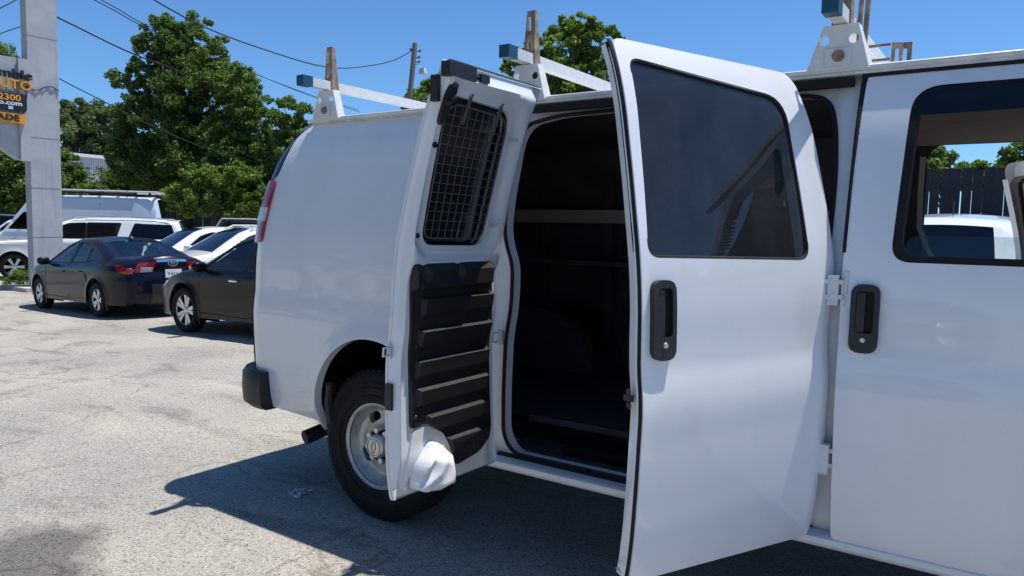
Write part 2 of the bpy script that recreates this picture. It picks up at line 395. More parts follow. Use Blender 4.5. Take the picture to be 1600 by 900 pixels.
# ------------------------------------------------------------------ the van
ins = hermite([.38, .46, .52, .6, .75, .9, 1.02, 1.07, 1.12, 1.17, 1.3, 1.45, 1.6, 1.75, 1.88, 1.98, 2.05, 2.10],
              [.075, .044, .028, .016, .006, .001, 0, .005, .0125, .0155, .020, .036, .068, .106, .142, .18, .215, .245])
xrear = hermite([.3, 1.4, 1.77, 1.9, 1.98, 2.05, 2.1], [-1.04, -1.05, -1.015, -.965, -.915, -.85, -.80])
WID = 2.0; RC = .2
ARCH = [(-.40, .40), (-.405, .50)]+[(.01+.42*math.cos(a), .525+.42*math.sin(a)) for a in np.linspace(R(176), R(4), 30)]+[(.425, .50), (.42, .40)]
van = empty('cargo_van')
prop(van, 'white cargo van with roof racks, open side doors and dented rear side door', 'van')
def body_map(off=0.0, side=1, arch=True):
    def f(s, z):
        i = ins(z)+off; xr = xrear(z)+(off if True else 0); xc = xr+RC
        ph = np.clip((xc-s)/RC, 0, math.pi/2); ext = np.maximum(0, (xc-s)-RC*math.pi/2)
        x = np.where(s >= xc, s, xc-RC*np.sin(ph)); y = np.where(s >= xc, i, i+RC*(1-np.cos(ph))+ext)
        if arch:
            d = np.hypot(s-.01, np.maximum(z, .5)-.525)-.42
            y = y-np.where(s > -.8, .022*np.exp(-(d/.055)**2)*sstep(.40, .55, z), 0)
        # swage lines near the roof
        y = y+.006*np.exp(-((z-1.985)/.012)**2)*(s > -.55)
        if side < 0: y = WID-y
        return x, y, z+0*s
    return f
# near rear quarter + half of the back, far side + other half
mb = MB()
Q = [(-1.95, .47), (-.9, .475), (-.42, .452), (.63, .452), (.63, 2.085), (-1.95, 2.085)]
f = body_map()
sheet(mb, Q, [ARCH], .022, f, lambda s, z: (lambda p: (p[0], p[1]+np.where(np.abs(s+1.95) < .01, 0, .05), p[2]))(f(s, z)))
f2 = body_map(0, -1)
Q2 = [(-1.95, .47), (2.14, .452), (2.14, 2.085), (-1.95, 2.085)]
sheet(mb, Q2, [ARCH], .04, f2)
# scuttle/fenders ahead of the front doors, both sides
for sd in (1, -1):
    fm = body_map(0, sd, False)
    wa = [(3.02, .4), (3.02, .5)]+[(3.44+.42*math.cos(a), .525+.42*math.sin(a)) for a in np.linspace(R(176), R(4), 16)]+[(3.86, .4)]
    def fm2(s, z, fm=fm, sd=sd):
        x, y, z2 = fm(s, z); k = .22*sstep(3.7, 4.25, x)**2
        return x, y+sd*k, z2
    sheet(mb, [(3.16, .452), (4.25, .47), (4.27, .95), (4.15, 1.12), (3.72, 1.30), (3.16, 1.43)], [wa], .045, fm2, lambda s, z: (lambda p: (p[0], p[1]+sd*.04, p[2]))(fm2(s, z)))
body = mb.build('body', M_body, van)
# roof
def roofgrid(y0, y1, n):
    rows = []
    for t in np.linspace(0, 1, 60):
        x = -.80+t*3.75; row = []
        for u in np.linspace(y0, y1, n):
            c = 1-((u-1)/.78)**2; z = 2.083+.075*c*(1-.0*t)
            z -= .10*max(0, (x-2.6)/.35)**2*.5 + .05*max(0, (-.55-x)/.25)**2
            z += .006*math.sin(u*18)*sstep(.1, .3, c)*.5
            row.append((x, u, z))
        rows.append(row)
    return rows
MB().grid(roofgrid(.225, 1.775, 25)).build('roof', M_white, van)
# nose, bonnet, windscreen
mb = MB(); P = []
for x, z, w in ((4.26, .50, .77), (4.31, .7, .77), (4.30, .95, .76), (4.16, 1.13, .74), (3.95, 1.22, .76), (3.70, 1.31, .80)):
    P.append([(x-.10*abs(u)**3, 1+u*w, z+.02*(1-u*u)) for u in np.linspace(-1, 1, 17)])
mb.grid(P).build('bonnet', M_white, van)
P = [[(x-.08*u*u, 1+u*w, z+.03*(1-u*u)) for u in np.linspace(-1, 1, 15)] for x, z, w in ((3.72, 1.31, .80), (3.45, 1.60, .76), (3.18, 1.87, .70), (2.95, 2.05, .66))]
MB().grid(P).build('windscreen', M_dark, van)
# drip rail, weather strips and rocker
def along(mb, xa, xb, zz, off, hz, hy, n=60):
    P = []
    for x in np.linspace(xa, xb, n):
        y = off; c = [(y-hy, zz-hz), (y+hy, zz-hz), (y+hy, zz+hz), (y-hy, zz+hz), (y-hy, zz-hz)]
        P.append([(x, a, b) for a, b in c])
    mb.grid(P); return mb
mb = MB(); mb.tube([(x, .205, 2.084) for x in np.linspace(-.68, 2.95, 20)], .011, 10)
along(mb, -.66, 2.95, 2.074, .225, .009, .022); mb.build('drip_rail', M_alu, van)
MB().tube([(x, 1.795, 2.084) for x in np.linspace(-.68, 2.95, 20)], .015, 10).build('drip_rail', M_alu, van)
MB().box((1.45, .236, 2.045), (1.36, .03, .030)).build('weather_strip', M_rubber, van)
MB().box((2.66, .222, 2.058), (1.0, .03, .012)).build('weather_strip', M_rubber, van)
# rocker / sill with step
mb = MB(); prof = [(.06, .475), (.012, .474), (.0, .466), (.0, .446), (.012, .432), (.05, .425), (.15, .425)]
mb.grid([[(x, .028+a, b) for a, b in prof] for x in np.linspace(.43, 3.0, 40)]); mb.build('rocker', M_jamb, van)
mb = MB(); mb.grid([[(x, a, b) for a, b in ((.085, .474), (.11, .478), (.11, .486), (.17, .487), (.17, .50), (.36, .50), (.36, .61), (1.95, .612))] for x in np.linspace(.72, 2.1, 6)])
mb.build('step_well', M_floor, van)
mb = MB()
for k in range(4): mb.box((1.45, .118+.014*k, .490), (1.2, .006, .006))
mb.build('sill_tread', M_jamb, van)
# jamb ring round the side opening
OPEN = roundpoly([(.803, .490), (.757, .57), (.764, .81), (.775, 1.02), (.790, 1.20), (.788, 1.34), (.742, 1.44), (.720, 1.52), (.715, 1.66), (.718, 1.92), (.75, 1.985), (.90, 2.015), (1.25, 2.022), (1.9, 2.02), (2.045, 2.005), (2.085, 1.88), (2.104, 1.70), (2.105, 1.45), (2.10, 1.0), (2.06, .490)],
                 [.05, .05, .08, .08, .07, .05, .05, .05, .08, .06, .05, .06, .05, .05, .1, .08, .1, .1, .1, .08], 5)
def jmap(x, z):
    y = ins(z)+.05+.03*sstep(.64, .69, x)*(1-sstep(2.06, 2.12, x)); return x, y, z
mb = MB(); sheet(mb, [(.63, .455), (2.165, .455), (2.165, 2.08), (.63, 2.08)], [OPEN], .02, jmap, lambda x, z: (x, ins(z)+np.where((x < .632) | (x > 2.163) | (z > 2.07), .06, .14), z))
mb.build('door_jamb', M_jamb, van)
op = [(x, float(jmap(x, z)[1])-.006, z) for x, z in roundpoly(OPEN, 0)]
MB().tube(op, .009, 8, closed=True).build('door_seal', M_rubber, van)
# striker + hinge plates on the jamb
mb = MB(); p = (.80, float(ins(1.0))+.085, 1.02)
mb.box((.745, .075, 1.02), (.03, .02, .06)); mb.tube([(.735, .06, 1.04), (.73, .035, 1.04), (.73, .035, 1.0), (.735, .06, 1.0)], .005, 8); mb.build('check_strap', M_alu, van)
# cargo interior: lining sheets, floor, far wall with ribs
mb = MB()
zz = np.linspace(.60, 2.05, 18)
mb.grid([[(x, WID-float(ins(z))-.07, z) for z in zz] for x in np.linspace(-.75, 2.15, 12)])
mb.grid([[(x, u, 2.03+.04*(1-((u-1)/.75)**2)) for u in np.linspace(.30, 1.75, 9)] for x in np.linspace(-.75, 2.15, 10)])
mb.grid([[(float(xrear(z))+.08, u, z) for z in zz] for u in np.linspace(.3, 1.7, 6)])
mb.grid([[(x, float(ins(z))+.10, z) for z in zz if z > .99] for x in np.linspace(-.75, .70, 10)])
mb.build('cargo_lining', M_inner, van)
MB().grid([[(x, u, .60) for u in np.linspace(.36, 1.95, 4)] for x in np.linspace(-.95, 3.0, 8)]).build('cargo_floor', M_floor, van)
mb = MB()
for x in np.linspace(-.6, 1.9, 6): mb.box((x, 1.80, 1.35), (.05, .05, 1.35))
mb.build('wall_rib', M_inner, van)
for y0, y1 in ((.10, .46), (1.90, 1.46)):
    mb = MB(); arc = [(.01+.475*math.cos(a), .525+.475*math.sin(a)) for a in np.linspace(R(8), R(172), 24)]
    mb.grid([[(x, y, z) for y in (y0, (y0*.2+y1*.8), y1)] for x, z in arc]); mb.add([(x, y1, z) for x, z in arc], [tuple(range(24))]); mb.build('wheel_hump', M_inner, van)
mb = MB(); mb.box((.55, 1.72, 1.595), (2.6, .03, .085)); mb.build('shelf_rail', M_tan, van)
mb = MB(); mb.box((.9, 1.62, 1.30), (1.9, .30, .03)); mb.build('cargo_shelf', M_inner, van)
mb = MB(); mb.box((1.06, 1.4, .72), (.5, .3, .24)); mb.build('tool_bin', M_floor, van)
# underbody
mb = MB(); mb.box((.3, 1.0, .53), (2.4, 1.3, .10)); mb.box((2.6, 1.0, .50), (3.2, 1.6, .10)); mb.build('underbody', M_liner, van)
mb = MB(); mb.tube([(0, .3, .387), (0, 1.7, .387)], .055, 12); mb.lathe([(.0, -.14), (.13, -.10), (.15, 0), (.13, .10), (0, .14)], 20, 'y', (0, 1.0, .387)); mb.build('rear_axle', M_liner, van)
for yy in (.45, 1.55): MB().box((-.1, yy, .44), (1.3, .06, .05)).build('leaf_spring', M_liner, van)
for sd in (0, 1):
    P = []; mb = MB()
    for a in np.linspace(R(-8), R(188), 24):
        x = .01+.45*math.cos(a); z = .525+.45*math.sin(a)
        P.append([(x, (u if not sd else WID-u), z) for u in (.035, .12, .25, .42)])
    mb.grid(P)
    y = .42 if not sd else WID-.42
    mb.grid([[(x, y, z) for z in (.5, .75, .99)] for x in np.linspace(-.46, .48, 6)])
    mb.build('wheel_well', M_liner, van)
mb = MB(); mb.tube([(-.345, .05, .66), (-.355, .045, .56), (-.345, .05, .47), (-.30, .07, .445)], .020, 8); mb.box((-.35, .06, .60), (.045, .03, .14)); mb.build('mud_flap_bracket', M_black, van)
# exhaust
mb = MB(); a = atY(476, 684, .14); b = atY(545, 655, .42); d = (b-a)/np.linalg.norm(b-a)
mb.tube([a+d*.04, a, a+d*.002, a+d*.3, b], [.036, .036, .041, .041, .041], 18, cap=False); mb.build('exhaust_pipe', M_black, van)
# rear bumper
mb = MB(); prof = [(.0, .675), (.050, .68), (.068, .655), (.072, .57), (.065, .49), (.03, .46), (-.04, .46)]
path = []
for t in np.linspace(0, 1, 13):
    a = t*math.pi/2; path.append(((-.86-.22*math.sin(a)), (.02+.2*(1-math.cos(a))), (-math.sin(a), -math.cos(a))))
path = [(-.80, .02, (0, -1))]+path+[(-1.08, 1.0, (-1, 0))]
half = [[(x+n[0]*o, y+n[1]*o, z) for o, z in prof] for x, y, n in path]
full = half+[[(x, WID-y, z) for x, y, z in r] for r in reversed(half)]
n0 = len(prof); mb.grid(full); mb.f.append(tuple(range(n0))); mb.build('rear_bumper', M_black, van)
# tail lamp wraps the corner
bm_ = body_map(-.012, 1, False)
def lamp(poly, mat, name, par): 
    m = MB(); fb = body_map(.01, 1, False); sheet(m, poly, [], .02, bm_, lambda s, z: fb(s, z)); return m.build(name, mat, par)
tl = lamp(roundpoly([(-1.13, 1.40), (-.868, 1.40), (-.838, 1.75), (-1.13, 1.755)], .03), M_red, 'tail_lamp', van)
bm_ = body_map(-.015, 1, False)
lamp(roundpoly([(-1.135, 1.52), (-.862, 1.52), (-.855, 1.60), (-1.135, 1.60)], .01), M_clear, 'reverse_lens', tl)
bm_ = body_map(-.006, 1, False)
lamp(roundpoly([(-1.8, 1.42), (-1.14, 1.42), (-1.14, 1.70), (-.845, 1.775), (-.795, 1.95), (-.81, 2.045), (-1.2, 2.06), (-1.8, 2.06)], [0, 0, .03, .03, .06, .03, 0, 0]), M_tint, 'rear_window', van)
# panel seam of the back door and fuel of scuffs
mb = MB()
bs = body_map(-.0015, 1, False)
pts = [tuple(float(k) for k in bs(np.array(-.955), np.array(z))) for z in np.linspace(.62, 1.39, 20)]
mb.tube(pts, .0035, 6); mb.build('panel_seam', M_rubber, van)
# ---- ladder racks
def hole_plate(mb, X, y, pts, holes, th):
    sheet(mb, pts, holes, .008, lambda a, b: (X+a, y+0*a, b), lambda a, b: (X+a, y+th+0*a, b))
def rack(X, tall, lean, near):
    bar = MB(); y0 = .055
    bar.box((X, 1.0, 2.262), (.046, 1.99-2*y0+.0, .046)); bar = bar.build('ladder_rack', M_rack, van)
    for yy, sg in ((y0-.012, 1), (WID-y0+.012, -1)): MB().box((X, yy, 2.262), (.053, .066, .053)).build('end_cap', M_teal, bar)
    for sd in (0, 1):
        y = .185 if not sd else WID-.185; s = 1 if not sd else -1
        mb = MB(); circ = lambda cx, cz, r: [(cx+r*math.cos(a), cz+r*math.sin(a)) for a in np.linspace(0, 2*math.pi, 13)[:-1]]
        hole_plate(mb, X, y, [(-.108, 2.082), (.098, 2.082), (.058, 2.236), (-.055, 2.236)], [circ(-.05, 2.185, .017), circ(.045, 2.185, .017)], s*.004)
        mb.grid([[(X+.098, y, 2.082), (X+.105, y+s*.045, 2.09)], [(X+.058, y, 2.236), (X+.06, y+s*.045, 2.236)]])
        mb.grid([[(X-.108, y, 2.082), (X-.11, y+s*.05, 2.085)], [(X-.055, y, 2.236), (X-.055, y+s*.045, 2.236)]])
        mb.grid([[(X-.055, y, 2.236), (X-.055, y+s*.045, 2.236)], [(X+.058, y, 2.236), (X+.06, y+s*.045, 2.236)]])
        mb.build('rack_foot', M_rack, bar)
        mb = MB(); mb.box((X-.002, y-s*.004, 2.125), (.085, .006, .06)); mb.build('clamp_plate', M_rack, bar)
        mb = MB(); mb.lathe([(0, -s*.02), (.011, -s*.02), (.012, -s*.008), (.021, -s*.007), (.021, 0), (0, 0)], 12, 'y', (X, y-s*.006, 2.128)); mb.build('bolt', M_worn, bar)
        # upright: tapered slotted channel
        h = tall; mb = MB(); z0 = 2.215; yb = y+s*.02
        slot = [roundpoly([(-.010, z0+h*a), (.010, z0+h*a), (.010, z0+h*b), (-.010, z0+h*b)], .01, 3) for a, b in ((.07, .20), (.36, .50), (.66, .90))]
        sheet(mb, [(-.032, z0), (.032, z0), (.021+lean, z0+h), (-.021+lean, z0+h)], slot, .006, lambda a, b: (X-.004+a, yb+0*a, b), lambda a, b: (X-.004+a, yb+s*.004+0*a, b))
        for e in (-1, 1):
            mb.grid([[(X-.004+e*.032, yb, z0), (X-.004+e*.033, yb+s*.055, z0)], [(X-.004+e*.021+lean, yb, z0+h), (X-.004+e*.021+lean, yb+s*.02, z0+h*.985)]])
        mb.build('upright', M_worn, bar)
    return bar
r1 = rack(-.53, .255, .012, True); r2 = rack(.78, .26, .01, True); r3 = rack(2.085, .30, .012, True)
mb = MB(); X = 2.15
mb.tube([(X-.008, .30, 2.10), (X, .30, 2.34), (X+.004, .30, 2.375), (X+.002, .36, 2.385), (X-.03, .36, 2.385), (X-.034, .36, 2.34), (X-.036, .36, 2.12)], .009, 8); mb.box((X+.045, .30, 2.175), (.07, .012, .008)); mb.box((X+.04, .30, 2.125), (.08, .012, .008)); mb.build('ladder_hook', M_worn, r3)
mb = MB(); q = [atY(x, y, .62) for x, y in ((1391, 99), (1410, 99), (1411, 66), (1394, 66))]; q = [(p[0], p[2]) for p in q]; q[0] = (q[0][0], 2.10); q[1] = (q[1][0], 2.10)
c = np.mean(q, 0); sl_ = [(c[0]+(a-c[0])*.35, c[1]+.026+(b-c[1])*.34) for a, b in q]
sheet(mb, q, [sl_], .004, lambda a, b: (a, .62+0*a, b), lambda a, b: (a, .625+0*a, b)); mb.build('ladder_stop', M_worn, r3)
# ---- wheels
def tyre_prof(r, w, rr): return [(rr-.01, -w*.40), (rr+.012, -w*.47), (rr+(r-rr)*.45, -w*.52), (r-.035, -w*.485), (r-.012, -w*.43), (r, -w*.33), (r, 0), (r, w*.33), (r-.012, w*.43), (r-.035, w*.485), (rr+(r-rr)*.45, w*.52), (rr+.012, w*.47), (rr-.01, w*.40)]
def van_wheel(loc, flip):
    wh = empty('wheel', loc, math.pi if flip else 0, van)
    mb = MB(); mb.lathe(tyre_prof(.387, .245, .215), 56)
    for rr_ in (.255, .30, .325): mb.lathe([(rr_, -.128), (rr_+.004, -.1305), (rr_+.008, -.128)], 56)
    for k in range(60):
        a = 2*math.pi*k/60
        for yy in (-.07, 0, .07): mb.box((.386*math.cos(a), yy, .386*math.sin(a)), (.008, .05, .022), Matrix.Rotation(-a, 3, 'Y'))
    mb.build('tyre', M_tyre, wh)
    mb = MB(); T = .14
    prof = hermite([.060, .085, .105, .135, .165, .185, .200, .212], [-.060, -.058, -.050, -.046, -.045, -.055, -.085, -.108])
    hol = []
    for k in range(4):
        th = R(122+88*k) % (2*math.pi); hol.append(roundpoly([(th*T-.045, .128), (th*T+.045, .128), (th*T+.035, .178), (th*T-.035, .178)], .022, 5))
    sheet(mb, [(0, .06), (2*math.pi*T, .06), (2*math.pi*T, .212), (0, .212)], hol, .009,
          lambda a, r: (r*np.cos(a/T), prof(r), r*np.sin(a/T)), lambda a, r: (r*np.cos(a/T), prof(r)+.035, r*np.sin(a/T)))
    mb.lathe([(.203, -.108), (.212, -.116), (.222, -.114), (.224, -.10)], 48)
    rim = mb.build('rim', M_silver, wh)
    mb = MB(); mb.lathe([(0, .02), (.2, .02), (.21, -.02), (.212, .1)], 32); mb.build('brake_drum', M_liner, wh)
    mb = MB(); mb.lathe([(0, -.135), (.050, -.134), (.058, -.128), (.062, -.11), (.062, -.05)], 32)
    for k in range(8):
        a = 2*math.pi*k/8+.2; mb.lathe([(0, -.105), (.014, -.104), (.018, -.095), (.018, -.05)], 8, 'y', (.078*math.cos(a), 0, .078*math.sin(a)))
    hub = mb.build('hub_cap', M_alloy, wh)
    for k in range(8):
        a = 2*math.pi*(k+.5)/8+.2; mb = MB(); mb.lathe([(0, -.098), (.012, -.097), (.013, -.05)], 8, 'y', (.068*math.cos(a), 0, .068*math.sin(a))); mb.build('lug_recess', M_liner, hub)
    mb = MB()
    bt = [(-.034, -.003), (-.030, .009), (-.010, .009), (-.010, .016), (.012, .016), (.012, .009), (.036, .009), (.032, -.009), (.010, -.009), (.010, -.016), (-.012, -.016), (-.012, -.009), (-.036, -.009)]
    bt = [(c_*.9, s_*.9) for c_, s_ in bt]
    rt = R(80); bt = [(a*math.cos(rt)-b*math.sin(rt), a*math.sin(rt)+b*math.cos(rt)) for a, b in bt]
    mb.tube([(a, -.1355, b) for a, b in bt], .0016, 5, closed=True); mb.tube([(.043*math.cos(a), -.1352, .043*math.sin(a)) for a in np.linspace(0, 2*math.pi, 33)[:-1]], .0014, 5, closed=True)
    mb.build('emblem', M_liner, wh)
    return wh
for X in (0.0, 3.44):
    van_wheel((X, .165, .387), False); van_wheel((X, WID-.165, .387), True)
# ---- open side door, hinged at the front
H1 = (2.14, .01); TH1 = R(67.3)
def door_obj(name, mb, H, th, mat):
    o = mb.build(name, mat, van); o.location = (H[0], H[1], 0); o.rotation_euler = (0, 0, th); return o
def d1(off):
    def f(a, z): return a, ins(z)-H1[1]+off+3.2*np.maximum(0, a+.055)**2*(1-.92*sstep(1.15, 1.45, z)), z
    return f
D1 = roundpoly([(-.848, .515), (-.838, 1.2), (-.838, 1.5), (-.806, 2.072), (.005, 2.066), (.03, 1.85), (.034, 1.40), (.034, .88), (.016, .82), (-.016, .79), (-.022, .478)], [.02, 0, .1, .04, .06, .1, .1, .02, .01, .02, .03], 5)
W1 = roundpoly([(-.812, 1.437), (-.766, 2.012), (-.098, 1.962), (-.100, 1.425)], [.045, .045, .08, .05], 6)
mb = MB(); sheet(mb, D1, [W1], .016, d1(0), lambda a, z: d1(.028)(a, z))
mb2 = MB(); inn1 = roundpoly([(-.825, .53), (-.815, 1.5), (-.788, 2.04), (-.03, 2.03), (0.0, 1.4), (-.03, .52)], .04)
sheet(mb2, inn1, [W1], .03, d1(.075)); mb.add(mb2.v, mb2.f)
# hem round the edge closing the shell
P = []
zs = np.linspace(.515, 2.06, 30)
def pt(a, z, o): q = d1(o)(np.array(a), np.array(z)); return tuple(float(k) for k in q)
fe = lambda z: -.848+.011*min(1, (z-.515)/.68)+.031*max(0, (z-1.5)/.572)
mb.grid([[pt(fe(z)+.001, z, .002), pt(fe(z)+.006, z, .028), pt(fe(z)+.02, z, .075)] for z in zs])
mb.grid([[pt(a, .515-.037*(a+.848)/.82, .003), pt(a, .53, .075)] for a in np.linspace(-.838, -.03, 12)])
mb.grid([[pt(a, 2.066, .003), pt(a, 2.04, .075)] for a in np.linspace(-.785, -.01, 12)])
mb.grid([[pt(.03, z, .02), pt(-.01, z, .075)] for z in np.linspace(.82, 1.95, 12)])
door1 = door_obj('side_door', mb, H1, TH1, M_white); door1['label'] = 'large front-hinged side cargo door swung open'
mb = MB(); sheet(mb, roundpoly([(a*1.0+b*0, z) for a, z, b in [(p[0]*.997-.001, 1.72+(p[1]-1.72)*.997, 0) for p in W1]], 0), [], .03, d1(.009)); mb.build('window_glass', M_tintd, door1)
mb = MB(); mb.tube([pt(a, z, .006) for a, z in W1], .0065, 8, closed=True); mb.build('window_seal', M_rubber, door1)
mb = MB(); mb.grid([[pt(fe(z)-.001, z, .005), pt(fe(z)-.006, z, .008), pt(fe(z)-.006, z, .015), pt(fe(z)+.004, z, .020)] for z in np.linspace(.512, 2.066, 40)])
mb.grid([[pt(fe(z)+.004, z, .018), pt(fe(z)-.002, z, .03), pt(fe(z)+.02, z, .050)] for z in np.linspace(1.45, 2.06, 18)]); mb.build('door_seal', M_rubber, door1)
mb = MB()
for z in (1.02, 1.06): mb.lathe([(0, 0), (.009, 0), (.009, -.004), (0, -.004)], 10, 'x', pt(fe(z)-.004, z, .055))
mb.box(pt(fe(1.04)+.0, 1.04, .062), (.012, .03, .018)); mb.build('latch', M_black, door1)
def handle(parent, mapf, cx, cz, w, h, flipx=1):
    """black moulded pull handle: bezel, recess, grip, lock"""
    def P(a, b, o): q = mapf(o)(np.array(cx+a), np.array(cz+b)); return tuple(float(k) for k in q)
    def S(mb, poly, holes, o, o2, st=.006):
        sheet(mb, poly, holes, st, lambda a, b: mapf(o)(cx+a, cz+b), lambda a, b: mapf(o2)(cx+a, cz+b))
    out = roundpoly([(-w, -h), (w, -h), (w, h), (-w, h)], w*.8, 6)
    rec = roundpoly([(-w*.62, -h*.42), (w*.64, -h*.42), (w*.64, h*.80), (-w*.62, h*.80)], w*.3, 4)
    mb = MB(); S(mb, out, [rec], -.018, .012); hd = mb.build('handle', M_black, parent)
    mb = MB(); S(mb, rec, [], -.003, .004, .01); mb.build('handle_recess', M_rubber, hd)
    gr = roundpoly([(-w*.60, -h*.40), (w*.02, -h*.40), (w*.02, h*.76), (-w*.60, h*.76)], w*.1, 3)
    mb = MB(); S(mb, gr, [], -.014, .012); mb.build('grip', M_black, hd)
    mb = MB(); mb.lathe([(0, -.003), (.0075, -.003), (.009, 0), (.009, .004)], 16, 'y', P(0, -h*.62, -.019)); mb.build('lock', M_alloy, hd)
    return hd
handle(door1, d1, -.768, 1.262, .043, .112)
for z in (1.325, .755):
    mb = MB(); mb.tube([(.024, -.032, z-.055), (.024, -.032, z+.055)], .0085, 10); mb.tube([(.024, -.032, z-.068), (.024, -.032, z-.055)], .005, 8); mb.lathe([(0, .008), (.009, .006), (.011, 0), (.009, -.006)], 10, 'z', (.024, -.032, z+.058))
    mb.box((.012, -.022, z+.028), (.026, .024, .014)); mb.box((.012, -.022, z-.022), (.026, .024, .014)); mb.build('hinge_pin', M_rack, door1)
for z in (1.325, .755):
    y = float(ins(z)); mb = MB(); mb.box((2.142, y-.008, z), (.034, .03, .10)); mb.box((2.122, y-.018, z+.028), (.02, .018, .016)); mb.box((2.122, y-.018, z-.022), (.02, .018, .016)); mb.build('hinge', M_rack, van)
# ---- open side door, hinged at the rear (inner face towards the lot)
H2 = (.745, .01); TH2 = R(-91)
def d2(off):
    def f(a, z): return a, ins(z)-H2[1]+off, z
    return f
D2 = roundpoly([(.0, .475), (.655, .485), (.655, .62), (.640, 1.2), (.612, 2.092), (.0, 2.088)], [.03, .01, 0, 0, .02, .04])
W2 = roundpoly([(.180, 1.435), (.560, 1.440), (.575, 1.978), (.168, 1.962)], [.07, .06, .06, .08], 6)
mb = MB(); sheet(mb, D2, [W2], .02, d2(0), lambda a, z: d2(.012)(a, z))
inn2 = lambda a, z: .012+.046*sstep(.47, .66, z)*sstep(2.09, 2.02, z)
def d2i(a, z):
    o = inn2(a, z); c = np.minimum(1, np.maximum(0, (a-.03)/.05)); 
    e = np.abs(0*a)
    q, dd = nearest([W2], np.stack([np.atleast_1d(a), np.atleast_1d(z)], 1)); dd = dd.reshape(np.shape(a))
    o = o*c + .022*np.clip((dd-.03)/.035, 0, 1)*sstep(1.30, 1.40, z)*sstep(2.06, 2.0, z)*sstep(.64, .60, a)*c
    return a, ins(z)-H2[1]+o, z
I2 = roundpoly([(.005, .48), (.632, .49), (.63, .62), (.618, 1.2), (.592, 2.085), (.005, 2.08)], [.03, .01, 0, 0, .02, .03])
sheet(mb, I2, [W2], .014, d2i, lambda a, z: (lambda p: (p[0], p[1]-.02, p[2]))(d2i(a, z)))
def p2(a, z, o): return (a, float(ins(z))-H2[1]+o, z)
fe2 = lambda z: np.interp(z, [.485, .62, 1.2, 2.092], [.655, .655, .640, .612])
mb.grid([[p2(fe2(z), z, .002), p2(fe2(z)-.004, z, .02), p2(fe2(z)-.022, z, float(inn2(.5, z)))] for z in np.linspace(.487, 2.085, 40)])
mb.grid([[p2(a, 2.088, .002), p2(a, 2.078, .02)] for a in np.linspace(0.01, .62, 10)])
door2 = door_obj('side_door', mb, H2, TH2, M_white); door2['label'] = 'narrow rear-hinged side cargo door with its inner face showing'
mb = MB(); sheet(mb, W2, [], .03, d2(.010)); mb.build('window_glass', M_tinti, door2)
mb = MB(); mb.tube([p2(a, z, .030) for a, z in W2], .008, 8, closed=True); mb.build('window_seal', M_rubber, door2)
# wire window guard
GF = roundpoly([(.192, 1.462), (.545, 1.466), (.560, 1.950), (.182, 1.938)], [.05, .04, .07, .08], 6); gy = .052
mb = MB(); mb.tube([p2(a, z, gy) for a, z in GF], .0034, 8, closed=True)
for k in range(1, 9):
    t = k/9; a0, a1 = .192+.353*t, .182+.378*t; pts = [(a0+(a1-a0)*q, 1.44+.53*q) for q in np.linspace(0, 1, 80)]
    X, Z = np.array(pts).T; m = inside(GF, X, Z); pts = np.array(pts)[m]; mb.tube([p2(a, z, gy) for a, z in (pts[0], pts[len(pts)//2], pts[-1])], .0018, 6)
for k in range(1, 14):
    z = 1.462+.482*k/14; pts = np.array([(a, z+.010*(a-.4)) for a in np.linspace(.15, .62, 90)]); m = inside(GF, pts[:, 0], pts[:, 1]); pts = pts[m]
    mb.tube([p2(a, zz, gy+.003) for a, zz in (pts[0], pts[-1])], .0018, 6)
gd = mb.build('window_guard', M_guard, door2)
mb = MB()
for a, z, s in ((.27, 1.938, 1), (.46, 1.945, 1)): mb = MB(); mb.tube([p2(a+.012, z+.045, gy-.01), p2(a, z+.045, gy+.012), p2(a, z-.06, gy+.008)], .0035, 6); mb.tube([p2(a+.012, z+.04, gy-.01), p2(a+.01, z+.035, gy+.012), p2(a+.01, z-.06, gy+.008)], .0028, 6); mb.build('guard_clip', M_guard, gd)
mb = MB(); mb.tube([p2(.36, 1.55, gy+.01), p2(.37, 1.465, gy+.012), p2(.35, 1.455, gy+.01)], .003, 6); mb.build('guard_clip', M_guard, gd)
for z in (1.52, 1.86): mb = MB(); mb.box(p2(.172, z, .084), (.05, .006, .016)); mb.lathe([(0, .004), (.009, .004), (.009, -.004)], 10, 'y', p2(.150, z, .086)); mb.build('guard_clip', M_alu, gd)
# moulded lower trim panel with louvres
TP = roundpoly([(.125, 1.372), (.600, 1.388), (.608, 1.36), (.598, 1.18), (.585, .95), (.585, .745), (.50, .755), (.40, .70), (.345, .60), (.30, .535), (.14, .56), (.09, .63), (.10, 1.0), (.10, 1.15)], [.02, .02, .02, .05, .05, .02, .02, .05, .04, .02, .06, .05, .05, .05], 4)
zr = [1.238, 1.118, 1.0, .892, .782, .668]
def tph(a, z):
    h = .012+0*a; 
    xl = [.545, .552, .555, .552, .50, .40]
    for zi, xm in zip(zr, xl):
        pr = np.interp(z, [zi-.066, zi-.058, zi-.001, zi+.005, zi+.006], [0, .016, .024, .004, 0]); h = h+pr*sstep(xm+.006, xm-.006, a)*sstep(.105, .125, a)
    h = h+.022*sstep(1.30, 1.285, z)*0+.028*np.interp(z, [1.27, 1.285, 1.345, 1.375], [0, 1, .9, .1])*sstep(.12, .14, a)*sstep(.61, .595, a)
    for ax, az in ((.555, 1.345), (.355, 1.345)):
        h = h-.030*np.exp(-(((a-ax)/.020)**2+((z-az+.01)/.024)**2))
    return h
def tpm(a, z): return a, ins(z)-H2[1]+inn2(a, z)+tph(a, z), z
mb = MB(); sheet(mb, TP, [], .0048, tpm, lambda a, z: (a, ins(z)-H2[1]+inn2(a, z)-.002, z)); tp = mb.build('trim_panel', M_trim, door2, smooth=25)
